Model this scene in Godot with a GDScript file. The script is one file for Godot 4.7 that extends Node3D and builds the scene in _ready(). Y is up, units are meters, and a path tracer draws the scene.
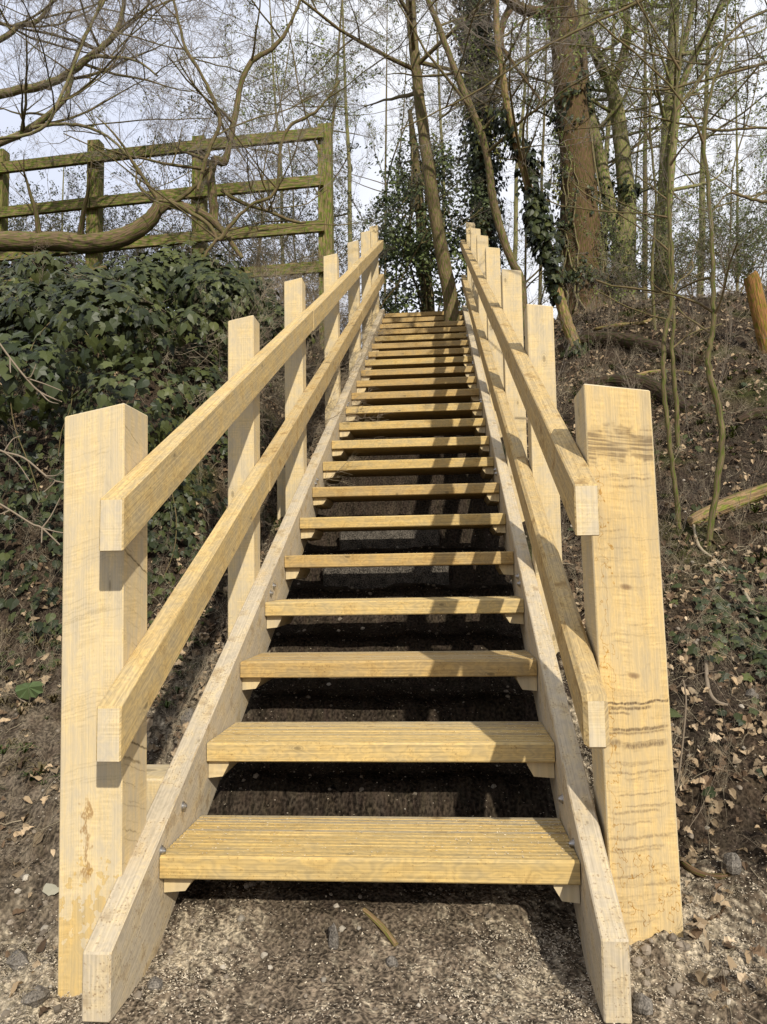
extends Node3D

# ---------------------------------------------------------------- camera numbers (metres, y up)
const CAM := Vector3(0.183, 0.598, 1.68)
const YAW := 4.49
const PITCH := 4.80
const ROLL := -0.94
const FOC := 769.0
const GO := 0.3306      # going of one step
const RI := 0.1724      # rise of one step
const SL := 0.5215      # slope of the flight
const HOLLOW := Vector3(-1.17, 1.5, -2.05)      # open hollow in the ivy
var basis_cam: Basis
var rng := RandomNumberGenerator.new()
var M := {}
var taken := {}
var n_big := FastNoiseLite.new()
var n_mid := FastNoiseLite.new()
var n_fine := FastNoiseLite.new()

func at(px: float, py: float, d: float) -> Vector3:      # a point d metres deep along the photograph's line of sight
	return CAM + basis_cam * Vector3((px - 383.5) / FOC * d, (512.0 - py) / FOC * d, -d)

# ---------------------------------------------------------------- mesh builder
class MB:
	var v := PackedVector3Array()
	var n := PackedVector3Array()
	var uv := PackedVector2Array()
	var c := PackedColorArray()
	var idx := PackedInt32Array()
	var col := Color(1, 1, 1)
	func face(pts: Array, grain: Vector3, off := Vector2.ZERO, scl := 1.0):
		# flat convex polygon, wound clockwise from outside; uv.y runs along the grain in metres
		var a: Vector3 = pts[0]
		var nn := Vector3.ZERO
		for i in range(1, pts.size() - 1):
			nn += (pts[i + 1] - a).cross(pts[i] - a)
		nn = nn.normalized()
		var g := grain - nn * grain.dot(nn)
		var s := scl
		if g.length() < 0.35:
			g = Vector3(0, 1, 0) - nn * nn.y
			if g.length() < 0.3: g = Vector3(1, 0, 0) - nn * nn.x
			s *= 0.35
		g = g.normalized()
		var u := nn.cross(g)
		var b := v.size()
		for p in pts:
			v.append(p); n.append(nn); c.append(col)
			uv.append(Vector2(p.dot(u) * 4.0 * s, p.dot(g) * s) + off)
		for i in range(1, pts.size() - 1):
			idx.append(b); idx.append(b + i); idx.append(b + i + 1)
	func tube(pts: PackedVector3Array, rad: PackedFloat32Array, k: int, cap := true, rough := 0.0, sd := 0):
		var m := pts.size()
		var t := (pts[1] - pts[0]).normalized()
		var side := t.cross(Vector3(0.31, 0.2, 0.93)).normalized()
		var b := v.size()
		var ln := 0.0
		for i in m:
			if i > 0: ln += pts[i].distance_to(pts[i - 1])
			var t2 := t
			if i == 0: t2 = (pts[1] - pts[0]).normalized()
			elif i == m - 1: t2 = (pts[i] - pts[i - 1]).normalized()
			else: t2 = (pts[i + 1] - pts[i - 1]).normalized()
			side = (side - t2 * side.dot(t2)).normalized()
			var up := t2.cross(side)
			t = t2
			for j in k + 1:
				var a := TAU * float(j % k) / k
				var dirn := side * cos(a) + up * sin(a)
				var rr := rad[i]
				if rough > 0.0:
					rr *= 1.0 + rough * (sin(a * 3.0 + sd + ln * 5.0) * 0.5 + sin(a * 5.0 - sd * 2.0 + ln * 2.3) * 0.35 + sin(ln * 17.0 + a * 2.0 + sd) * 0.25)
				v.append(pts[i] + dirn * rr); n.append(dirn); c.append(col)
				uv.append(Vector2(float(j) / k * max(1.0, round(TAU * rad[0] * 4.0)), ln * 1.0))
		for i in m - 1:
			for j in k:
				var a := b + i * (k + 1) + j
				var d := a + k + 1
				idx.append_array([a, d, a + 1, a + 1, d, d + 1])
		if cap:
			for e in [0, m - 1]:
				var cb := v.size()
				var nn := (pts[1] - pts[0]).normalized() * -1.0
				if e > 0: nn = (pts[m - 1] - pts[m - 2]).normalized()
				v.append(pts[e]); n.append(nn); c.append(col); uv.append(Vector2(0.5, 0.5))
				for j in k:
					var a := TAU * j / k
					v.append(v[b + e * (k + 1) + j]); n.append(nn); c.append(col); uv.append(Vector2(0.5 + cos(a) * 0.2, 0.5 + sin(a) * 0.2))
				for j in k:
					if e == 0: idx.append_array([cb, cb + 1 + j, cb + 1 + (j + 1) % k])
					else: idx.append_array([cb, cb + 1 + (j + 1) % k, cb + 1 + j])
	func tri(a: Vector3, b2: Vector3, c2: Vector3, nn: Vector3):
		var b := v.size()
		for p in [a, b2, c2]:
			v.append(p); n.append(nn); c.append(col); uv.append(Vector2(p.x, p.z))
		if (c2 - a).cross(b2 - a).dot(nn) >= 0.0: idx.append_array([b, b + 1, b + 2])
		else: idx.append_array([b, b + 2, b + 1])
	func arrays() -> Array:
		var a := []
		a.resize(Mesh.ARRAY_MAX)
		a[Mesh.ARRAY_VERTEX] = v; a[Mesh.ARRAY_NORMAL] = n; a[Mesh.ARRAY_TEX_UV] = uv; a[Mesh.ARRAY_COLOR] = c; a[Mesh.ARRAY_INDEX] = idx
		return a

func mesh_of(list: Array) -> ArrayMesh:        # [MB, material, MB, material ...]
	var am := ArrayMesh.new()
	for i in range(0, list.size(), 2):
		if list[i].v.size() == 0: continue
		am.add_surface_from_arrays(Mesh.PRIMITIVE_TRIANGLES, list[i].arrays())
		am.surface_set_material(am.get_surface_count() - 1, list[i + 1])
	return am

func numbered(called: String) -> String:
	if not taken.has(called):
		taken[called] = 0
		return called
	taken[called] += 1
	return "%s_%03d" % [called, taken[called]]

func put(mesh: Mesh, called: String, parent: Node) -> MeshInstance3D:
	var o := MeshInstance3D.new()
	o.mesh = mesh
	o.name = numbered(called) if parent == self else called
	parent.add_child(o, true)
	return o

func part(mb: MB, mat: Material, called: String, parent: Node) -> MeshInstance3D:
	return put(mesh_of([mb, mat]), called, parent)

func tag(o: Node, label: String, category: String, group := "", kind := ""):
	if label != "": o.set_meta("label", label)
	if category != "": o.set_meta("category", category)
	if group != "": o.set_meta("group", group)
	if kind != "": o.set_meta("kind", kind)

func thing(called: String, label: String, category: String, where := Vector3.ZERO, group := "") -> Node3D:
	var o := Node3D.new()
	o.name = numbered(called)
	add_child(o)
	o.position = where
	tag(o, label, category, group)
	return o

func scatter(mesh: Mesh, xf: Array, cols: Array, called: String, parent: Node) -> MultiMeshInstance3D:
	var mm := MultiMesh.new()
	mm.transform_format = MultiMesh.TRANSFORM_3D
	mm.use_colors = cols.size() > 0
	mm.mesh = mesh
	mm.instance_count = xf.size()
	for i in xf.size():
		mm.set_instance_transform(i, xf[i])
		if cols.size() > 0: mm.set_instance_color(i, cols[i])
	var o := MultiMeshInstance3D.new()
	o.multimesh = mm
	o.name = numbered(called) if parent == self else called
	parent.add_child(o, true)
	o.set_meta("kind", "stuff")
	return o

func rf(a: float, b: float) -> float: return rng.randf_range(a, b)

# ---------------------------------------------------------------- textures
func noise_bytes(sd: int, freq: float, w: int, h: int, fw: int, fh: int, oct := 3) -> PackedByteArray:
	# noise made at w x h, stretched to fw x fh
	var f := FastNoiseLite.new()
	f.seed = sd; f.frequency = freq; f.fractal_octaves = oct; f.noise_type = FastNoiseLite.TYPE_SIMPLEX_SMOOTH
	var im := f.get_seamless_image(w, h, false, false, 0.15, true)
	im.convert(Image.FORMAT_L8)
	if w != fw or h != fh: im.resize(fw, fh, Image.INTERPOLATE_CUBIC)
	return im.get_data()

func tex_of(data: PackedByteArray, w: int, h: int) -> ImageTexture:
	var im := Image.create_from_data(w, h, false, Image.FORMAT_RGB8, data)
	im.generate_mipmaps()
	return ImageTexture.create_from_image(im)

func wood_tex(sd: int, streak: float, saw: float, yellow: float, dirt: float, knots: int, hero := 0) -> Array:
	# 0.25 m across by 1 m along the grain (the stained post: 0.145 m by 1.25 m)
	var w := 256
	var h := 1024
	var g1 := noise_bytes(sd, 0.22, 256, 10, w, h, 3)          # fine lines along the grain
	var g2 := noise_bytes(sd + 1, 0.05, 96, 48, w, h, 3)       # broad figure
	var sw := noise_bytes(sd + 2, 0.20, 6, 1024, w, h, 2)      # marks of the saw across the grain
	var so := noise_bytes(sd + 3, 0.010, 256, 1024, w, h, 3)   # soft blotches
	var sp := noise_bytes(sd + 4, 0.11, 256, 1024, w, h, 3)    # specks
	var wp := noise_bytes(sd + 5, 0.016, 256, 512, w, h, 3)    # wander of the rings
	var is1 := noise_bytes(sd + 6, 0.016, 256, 2048, w, h, 3) if hero > 0 else wp
	var r := RandomNumberGenerator.new()
	r.seed = sd
	var kn := []
	for i in knots: kn.append([r.randf_range(20, w - 20), r.randf_range(20, h - 20), r.randf_range(3.0, 7.0)])
	var lines := []
	# sawn lines across the face: metres below the top, half thickness, strength, from, to
	if hero == 1:
		for i in 130: lines.append([r.randf_range(0.16, 1.2), r.randf_range(0.0012, 0.003), r.randf_range(0.05, 0.24), r.randf_range(-80, 200), r.randf_range(40, 300)])
		for i in 22: lines.append([r.randf_range(0.70, 1.0), r.randf_range(0.0015, 0.004), r.randf_range(0.2, 0.42), r.randf_range(-30, 160), r.randf_range(120, 270)])
		for q in [[0.640, 0.003, 0.85, -5, 290], [0.649, 0.004, 0.7, 10, 200], [0.658, 0.003, 0.5, 0, 120], [0.690, 0.004, 0.7, 20, 260], [0.697, 0.003, 0.5, 0, 250], [0.722, 0.007, 0.6, 60, 250], [0.715, 0.008, 0.5, -20, 80], [0.775, 0.002, 0.4, 0, 260], [0.19, 0.003, 0.45, 120, 250], [0.205, 0.003, 0.35, 90, 190]]: lines.append(q)
	elif hero == 2:
		for g in [0.10, 0.30, 0.41, 0.46, 0.62, 0.75]:
			for i in 9: lines.append([g + r.randf_range(-0.03, 0.03), 0.0016, r.randf_range(0.06, 0.20), r.randf_range(-80, 120), r.randf_range(120, 300)])
	elif hero == 3:
		for i in 130: lines.append([pow(r.randf(), 1.2) * 1.25, r.randf_range(0.0012, 0.002), r.randf_range(0.08, 0.5) * r.randf(), r.randf_range(-100, 160), r.randf_range(60, 300)])
		for q in [[0.30, 0.003, 0.8, -5, 270], [0.685, 0.003, 0.8, -5, 270], [0.72, 0.003, 0.6, -5, 200]]: lines.append(q)
	var out := PackedByteArray(); out.resize(w * h * 3)
	var rel := PackedByteArray(); rel.resize(w * h)
	var o := 0
	for j in h:
		var lj := []
		if hero > 0:
			for q in lines:
				if absf(j / 1024.0 * 1.25 - q[0]) < 0.065: lj.append(q)
		for i in w:
			var q := j * w + i
			var a := g1[q] / 255.0 - 0.5
			var b := g2[q] / 255.0 - 0.5
			var so1 := so[q] / 255.0 - 0.5
			var s := (sw[q] / 255.0 - 0.5) * clampf(0.35 + so1 * 3.0, 0.0, 1.0)
			var p := sp[q] / 255.0
			var wv := wp[q] / 255.0
			var ring := sin((i * 0.045 + wv * 26.0)) * 0.5          # growth rings cut on the slant
			var t := 0.90 + a * streak * 1.5 + b * 0.07 + s * saw * 1.6 + ring * streak * 0.5 + so1 * 0.11
			var yl := clampf(yellow + b * 0.6 + ring * 0.25 + so1 * 1.0, 0.0, 1.0)
			var gr := 0.0
			if p > 0.71: gr = minf((p - 0.71) * 7.0, 0.5) * dirt * clampf(0.4 + so1 * 3.5, 0.0, 1.0)
			if so1 > 0.16: gr += (so1 - 0.16) * dirt * 0.8
			for kk in kn:
				var dx: float = (i - kk[0])
				var dy: float = (j - kk[1]) * 0.8
				if absf(dx) < 40.0 and absf(dy) < 60.0:
					var dd: float = sqrt(dx * dx + dy * dy * 0.4) / kk[2]
					if dd < 1.0: t -= 0.26 * (1.0 - dd * 0.5)
					elif dd < 3.0: t -= 0.05 * (1.0 - (dd - 1.0) / 2.0) * (1.0 + sin(dd * 9.0))
			var R := t
			var G := t * lerpf(0.985, 0.945, yl)
			var B := t * lerpf(0.95, 0.80, yl)
			if gr > 0.0:
				gr = minf(gr, 0.6)
				R = lerpf(R, 0.56, gr); G = lerpf(G, 0.49, gr); B = lerpf(B, 0.41, gr)
			if hero > 0:
				var m := j / 1024.0 * 1.25          # metres below the top
				var v := is1[q] / 255.0
				var mm := m + (v - 0.5) * 0.006 + (i / 256.0) * (0.016 if hero < 3 else -0.05)
				var ink := 0.0
				if hero == 1:
					var mb := mm + (v - 0.5) * 0.03
					if mb > 0.085 and mb < 0.165: ink = 0.55 * smoothstep(0.085, 0.11, mb) * (1.0 - smoothstep(0.145, 0.165, mb)) * clampf(0.55 + (sw[q] / 255.0 - 0.5) * 2.6, 0.1, 1.0)
				for l in lj:
					if i > l[3] and i < l[4]:
						var dm: float = absf(mm - l[0] - 0.008) / l[1]
						if dm < 1.0: ink = maxf(ink, l[2] * (1.0 - dm * dm) * clampf(0.5 + (p - 0.3) * 1.6, 0.25, 1.0) * smoothstep(0.0, 30.0, minf(i - l[3], l[4] - i)))
				ink = clampf(ink, 0.0, 0.85)
				R = lerpf(R, 0.38, ink); G = lerpf(G, 0.345, ink); B = lerpf(B, 0.33 if hero == 1 else 0.27, ink)
				if hero == 1:
					# wandering brown tide lines and a closed outline low down
					var edge := absf(i - (36.0 + (v - 0.5) * 110.0))
					if m > 0.17 and m < 0.93 and edge < 2.4: R *= 0.86; G *= 0.77; B *= 0.60
					var px := (i - 110.0) / 112.0
					var py := (m - 1.0) / 0.045
					var rr := sqrt(px * px + py * py) + (v - 0.5) * 2.4
					if absf(rr - 1.0) < 0.05: R *= 0.80; G *= 0.69; B *= 0.50
					var kx := (i - 140.0) / 46.0
					var ky := (m - 1.155) / 0.006
					if kx * kx + ky * ky < 1.0 + (p - 0.5) * 1.5: R *= 0.52; G *= 0.46; B *= 0.42
					for kq in [[118.0, 0.41], [130.0, 0.585]]:
						kx = (i - kq[0]) / 17.0; ky = (m - kq[1]) / 0.0045
						var kd := kx * kx + ky * ky + (p - 0.5)
						if kd < 2.5: R *= lerpf(0.72, 1.0, clampf(kd / 2.5, 0, 1)); G *= lerpf(0.68, 1.0, clampf(kd / 2.5, 0, 1)); B *= lerpf(0.68, 1.0, clampf(kd / 2.5, 0, 1))
				elif hero == 2:
					# brown smear and a yellow tide mark near the foot
					var sx := (i - 112.0 - (v - 0.5) * 60.0) / 15.0
					var sm := smoothstep(0.80, 0.83, m) * (1.0 - smoothstep(0.96, 0.985, m)) * (1.0 - smoothstep(0.6, 1.2, absf(sx))) * clampf((p - 0.2) * 2.2, 0.0, 0.62)
					R = lerpf(R, 0.62, sm); G = lerpf(G, 0.51, sm); B = lerpf(B, 0.37, sm)
					var tide := m - 1.02 + (v - 0.5) * 0.35
					if absf(tide) < 0.004: R *= 0.92; G *= 0.85; B *= 0.68
					elif tide > 0.0: R *= 0.97; G *= 0.93; B *= 0.82
			out[o] = int(clampf(R, 0, 1) * 255.0); out[o + 1] = int(clampf(G, 0, 1) * 255.0); out[o + 2] = int(clampf(B, 0, 1) * 255.0)
			rel[q] = int(clampf(0.5 + a * 0.4 + s * saw * 3.0 + (p - 0.5) * 0.25, 0.0, 1.0) * 255.0)
			o += 3
	var hi := Image.create_from_data(w, h, false, Image.FORMAT_L8, rel)
	hi.convert(Image.FORMAT_RGBA8)
	hi.bump_map_to_normal_map(1.5)
	return [tex_of(out, w, h), ImageTexture.create_from_image(hi)]

func std(col: Color, rough := 0.8, tex = null, nrm = null, nsc := 0.5) -> StandardMaterial3D:
	var m := StandardMaterial3D.new()
	m.albedo_color = col.linear_to_srgb()       # colours are written as linear base colours
	m.roughness = rough
	m.metallic_specular = 0.3
	if tex != null: m.albedo_texture = tex
	if nrm != null:
		m.normal_enabled = true
		m.normal_texture = nrm
		m.normal_scale = nsc
	return m

func soil_tex(sd: int, lo: float, fr: float) -> Array:
	var w := 512
	var a := noise_bytes(sd, fr, w, w, w, w, 5)
	var b := noise_bytes(sd + 1, 0.012, w, w, w, w, 3)
	var out := PackedByteArray(); out.resize(w * w * 3)
	for q in w * w:
		var t := clampf(lo + 0.27 + (a[q] / 255.0 - 0.5) * 1.15 + (b[q] / 255.0 - 0.5) * 0.4, 0.0, 1.0)
		out[q * 3] = int(t * 255.0); out[q * 3 + 1] = int(t * 0.985 * 255.0); out[q * 3 + 2] = int(t * 0.96 * 255.0)
	var hi := Image.create_from_data(w, w, false, Image.FORMAT_L8, a)
	hi.convert(Image.FORMAT_RGBA8)
	hi.bump_map_to_normal_map(6.0)
	return [tex_of(out, w, w), ImageTexture.create_from_image(hi)]

func bark_tex(sd: int, moss: float) -> Array:
	var w := 256
	var h := 512
	var a := noise_bytes(sd, 0.07, 256, 96, w, h, 4)
	var b := noise_bytes(sd + 1, 0.03, w, h, w, h, 4)
	var out := PackedByteArray(); out.resize(w * h * 3)
	for q in w * h:
		var t := 0.55 + (a[q] / 255.0) * 0.45
		var g := clampf((b[q] / 255.0 - 0.5) * 3.0 + moss, 0.0, 1.0)
		out[q * 3] = int(clampf(t * lerpf(1.0, 0.80, g), 0, 1) * 255.0)
		out[q * 3 + 1] = int(clampf(t * lerpf(0.93, 0.93, g), 0, 1) * 255.0)
		out[q * 3 + 2] = int(clampf(t * lerpf(0.84, 0.52, g), 0, 1) * 255.0)
	var hi := Image.create_from_data(w, h, false, Image.FORMAT_L8, a)
	hi.convert(Image.FORMAT_RGBA8)
	hi.bump_map_to_normal_map(8.0)
	return [tex_of(out, w, h), ImageTexture.create_from_image(hi)]

func make_materials():
	var planed := wood_tex(11, 0.16, 0.03, 0.62, 0.9, 3)
	var sawn := wood_tex(23, 0.07, 0.08, 0.42, 0.30, 4)
	var stained := wood_tex(37, 0.07, 0.10, 0.55, 0.35, 0, 1)
	var smeared := wood_tex(43, 0.06, 0.08, 0.40, 0.30, 2, 2)
	var cracked := wood_tex(47, 0.06, 0.08, 0.35, 0.30, 0, 3)
	var mottled := wood_tex(61, 0.16, 0.05, 0.55, 2.4, 2)
	var rough := wood_tex(51, 0.10, 0.06, 0.15, 1.6, 2)
	M.rail = std(Color(0.60, 0.485, 0.295), 0.75, planed[0], planed[1], 0.5)
	M.rail_rough = std(Color(0.53, 0.42, 0.25), 0.85, mottled[0], mottled[1], 0.8)
	M.tread = std(Color(0.56, 0.44, 0.235), 0.78, planed[0], planed[1], 0.5)
	M.tread_dull = std(Color(0.48, 0.365, 0.20), 0.8, planed[0], planed[1], 0.5)
	M.tread_pale = std(Color(0.60, 0.48, 0.27), 0.78, planed[0], planed[1], 0.5)
	M.tread_grey = std(Color(0.47, 0.41, 0.305), 0.85, mottled[0], mottled[1], 0.6)
	M.post = std(Color(0.66, 0.565, 0.40), 0.82, sawn[0], sawn[1], 0.5)
	M.post_stained = std(Color(0.66, 0.53, 0.325), 0.82, stained[0], stained[1], 0.6)
	M.post_smeared = std(Color(0.68, 0.585, 0.42), 0.82, smeared[0], smeared[1], 0.5)
	M.post_cracked = std(Color(0.67, 0.565, 0.39), 0.82, cracked[0], cracked[1], 0.6)
	M.stringer = std(Color(0.57, 0.495, 0.38), 0.82, rough[0], rough[1], 0.6)
	M.endgrain = std(Color(0.67, 0.595, 0.47), 0.9, sawn[0], sawn[1], 0.5)
	M.bolt = std(Color(0.55, 0.55, 0.55), 0.3)
	M.bolt.metallic = 1.0
	var so := soil_tex(71, 0.48, 0.08)
	M.ground = std(Color(1, 1, 1), 0.95, so[0], so[1], 1.2)
	M.ground.vertex_color_use_as_albedo = true
	M.ground.uv1_triplanar = true
	M.ground.uv1_world_triplanar = true
	M.ground.uv1_scale = Vector3(1.9, 1.9, 1.9)
	M.ground.metallic_specular = 0.15
	M.slab = std(Color(0.15, 0.135, 0.115), 0.9, so[0], so[1], 0.8)
	M.slab.uv1_triplanar = true
	M.slab.uv1_scale = Vector3(3, 3, 3)
	M.stone = std(Color(0.23, 0.21, 0.185), 0.9, so[0], so[1], 0.8)
	M.stone.uv1_triplanar = true
	M.stone.uv1_scale = Vector3(5, 5, 5)
	var bk := bark_tex(81, 0.2)
	var bm := bark_tex(91, 0.40)
	M.bark = std(Color(0.20, 0.14, 0.095), 0.9, bk[0], bk[1], 0.9)
	M.bark_pale = std(Color(0.40, 0.36, 0.265), 0.9, bm[0], bm[1], 0.6)
	M.bark_dark = std(Color(0.085, 0.065, 0.05), 0.9, bk[0], bk[1], 0.8)
	M.bark_tan = std(Color(0.40, 0.31, 0.195), 0.9, bk[0], bk[1], 0.8)
	M.bark_orange = std(Color(0.42, 0.25, 0.11), 0.9, bk[0], bk[1], 0.7)
	M.bark_grey = std(Color(0.37, 0.325, 0.25), 0.9, bk[0], bk[1], 0.6)
	M.bark_sap = std(Color(0.25, 0.215, 0.15), 0.9, bm[0], bm[1], 0.6)
	M.bark_mid = std(Color(0.25, 0.205, 0.145), 0.9, bk[0], bk[1], 0.6)
	M.fence = std(Color(0.31, 0.275, 0.155), 0.9, bm[0], bm[1], 0.5)
	M.twig = std(Color(0.20, 0.17, 0.135), 0.9)
	M.twig_brown = std(Color(0.22, 0.175, 0.125), 0.9)
	M.twig_pale = std(Color(0.30, 0.25, 0.17), 0.9)
	M.tint = std(Color(1, 1, 1), 0.85)
	M.tint.vertex_color_use_as_albedo = true
	M.ivy = std(Color(1, 1, 1), 0.44)
	M.ivy.vertex_color_use_as_albedo = true
	M.ivy.metallic_specular = 0.32
	M.ivy.backlight_enabled = true
	M.ivy.backlight = Color(0.05, 0.08, 0.02)
	M.leaf = std(Color(1, 1, 1), 0.6)
	M.leaf.vertex_color_use_as_albedo = true
	M.leaf.backlight_enabled = true
	M.leaf.backlight = Color(0.25, 0.30, 0.06)

# ---------------------------------------------------------------- terrain
func H(x: float, z: float, fine := true) -> float:
	# height of the ground
	var top_y := 3.42
	var s := SL
	if x > 0.6: s += 0.10 * smoothstep(0.6, 2.2, x)
	var t := -z - 0.02
	var y := -0.228 + s * (t + sqrt(t * t + 0.02)) * 0.5
	y -= 0.03 * smoothstep(0.1, 0.9, z) + 0.05 * smoothstep(-0.46, -0.62, x) * smoothstep(-0.5, 0.0, z)
	y += 0.045 * blob(x, z, 0.66, -0.03, 0.16, 0.14)
	if absf(x) < 0.62 and t > 0.0:           # old earth steps under the flight
		var k := t / GO + 0.35
		var st: float = (floor(k) + smoothstep(0.55, 0.95, k - floor(k)) - k) * RI
		y += st * 0.75 * (1.0 - smoothstep(0.42, 0.62, absf(x))) * smoothstep(0.15, 0.5, t) - 0.035 * (1.0 - smoothstep(0.42, 0.62, absf(x))) * smoothstep(0.0, 0.4, t)
	# cut bank on the side of the ivy
	var bank := smoothstep(-0.72, -1.55, x) * smoothstep(-0.95, -2.3, z) * 0.42
	bank += smoothstep(-0.62, -0.95, x) * smoothstep(-1.2, -1.9, z) * 0.30
	y += bank
	y -= 0.55 * blob(x, z, HOLLOW.x, HOLLOW.z, 0.30, 0.24)
	if x > 0.62: y += 0.06 * smoothstep(0.62, 1.0, x) * smoothstep(0.3, -0.5, z)
	y += n_big.get_noise_2d(x * 10.0, z * 10.0) * 0.10 * smoothstep(0.6, 1.6, absf(x))
	# level ground at the top
	var over := y - top_y
	if over > -0.6: y = top_y - 0.6 + 0.6 * (1.0 - exp(-(over + 0.6) / 0.6)) + 0.06 * smoothstep(0.0, 3.0, over)
	if fine:
		var a := 1.0 if absf(x) > 0.6 else 0.55
		y += n_mid.get_noise_2d(x * 10.0, z * 10.0) * 0.035 * a
		y += n_fine.get_noise_2d(x * 10.0, z * 10.0) * 0.016 * a
		if z > -1.5: y += n_fine.get_noise_2d(x * 31.0 + 40.0, z * 31.0) * 0.009 * a
	return y

func HN(x: float, z: float) -> Vector3:
	var e := 0.06
	return Vector3(H(x - e, z, false) - H(x + e, z, false), 2.0 * e, H(x, z - e, false) - H(x, z + e, false)).normalized()

func blob(x: float, z: float, cx: float, cz: float, rx: float, rz: float) -> float:
	var a := (x - cx) / rx
	var b := (z - cz) / rz
	return exp(-(a * a + b * b))

func sawdust_at(x: float, z: float) -> float:
	var d := blob(x, z, -0.72, 0.10, 0.20, 0.17) * 1.5 + blob(x, z, -0.36, 0.0, 0.10, 0.17) * 0.75 + blob(x, z, 0.34, 0.02, 0.14, 0.15) * 0.9
	d += blob(x, z, 0.72, -0.02, 0.16, 0.15) * 1.1 + blob(x, z, 0.1, 0.1, 0.5, 0.2) * 0.12 + blob(x, z, -0.62, -0.85, 0.12, 0.4) * 0.5 + blob(x, z, 0.56, -0.6, 0.06, 0.6) * 0.8
	return d

func ground_color(x: float, z: float) -> Color:
	var a := n_mid.get_noise_2d(x * 13.0 + 50.0, z * 13.0)
	var b := n_fine.get_noise_2d(x * 9.0, z * 9.0 + 90.0)
	var c := n_big.get_noise_2d(x * 22.0 + 30.0, z * 22.0)
	var soil := Color(0.062, 0.049, 0.037)
	var path := Color(0.245, 0.198, 0.147)
	var litter := Color(0.110, 0.080, 0.053)
	var moss := Color(0.07, 0.085, 0.025)
	var f := smoothstep(-0.35, 0.05, z + a * 0.15) 
	var col := soil.lerp(path, f)
	if absf(x) > 0.55:
		col = col.lerp(litter, 0.55 * smoothstep(0.55, 0.8, absf(x)) * clampf(0.6 + c * 1.6, 0.0, 1.0))
		col = col.lerp(moss, clampf(c * 2.2 - 0.35, 0.0, 0.7) * smoothstep(-0.9, -1.8, z))
	if x < -0.5: col = col.lerp(Color(0.25, 0.21, 0.16), 0.75 * smoothstep(-0.5, -0.7, x) * smoothstep(-1.2, -0.6, z + a * 0.3) * clampf(0.7 + b, 0.0, 1.0))
	var sd := sawdust_at(x, z)
	if sd > 0.02: col = col.lerp(Color(0.60, 0.52, 0.39), clampf((sd - 0.72 + n_fine.get_noise_2d(x * 47.0, z * 47.0 + 20.0) * 1.5 + a * 0.5 + b * 0.4) * 3.2, 0.0, 0.85))
	return col * (1.0 + b * 0.25 + n_fine.get_noise_2d(x * 55.0 + 9.0, z * 55.0) * 0.22)

func build_ground():
	var xs := []
	for q in [-70, -45, -28, -18, -12, -8.5, -6.5]: xs.append(float(q))
	var x := -5.4
	while x < 9.0:
		xs.append(x)
		if x < -1.7: x += 0.11
		elif absf(x) < 0.95: x += 0.0115
		elif x < 1.9: x += 0.018
		elif x < 4.2: x += 0.05
		else: x += 0.4
	for q in [12, 18, 28, 45, 70]: xs.append(float(q))
	var zs := []
	for q in [40, 20, 10, 5, 3, 2, 1.4, 1.0, 0.8]: zs.append(float(q))
	var z := 0.62
	while z > -8.5:
		zs.append(z)
		if z > -0.35: z -= 0.0115
		elif z > -1.3: z -= 0.018
		elif z > -3.2: z -= 0.045
		else: z -= 0.10
	for q in [-9.5, -11, -14, -18, -24, -32, -45, -70, -110]: zs.append(float(q))
	var mb := MB.new()
	var nx := xs.size()
	for j in zs.size():
		for i in nx:
			var px: float = xs[i]
			var pz: float = zs[j]
			mb.v.append(Vector3(px, H(px, pz), pz))
			mb.c.append(ground_color(px, pz))
	var st := SurfaceTool.new()
	st.begin(Mesh.PRIMITIVE_TRIANGLES)
	st.set_smooth_group(0)
	for i in mb.v.size():
		st.set_color(mb.c[i]); st.set_uv(Vector2(mb.v[i].x, mb.v[i].z)); st.add_vertex(mb.v[i])
	for j in zs.size() - 1:
		for i in nx - 1:
			var a := j * nx + i
			for q in [a, a + nx, a + 1, a + 1, a + nx, a + nx + 1]: st.add_index(q)
	st.generate_normals()
	st.set_material(M.ground)
	var o := put(st.commit(), "ground", self)
	tag(o, "", "", "", "structure")

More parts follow.
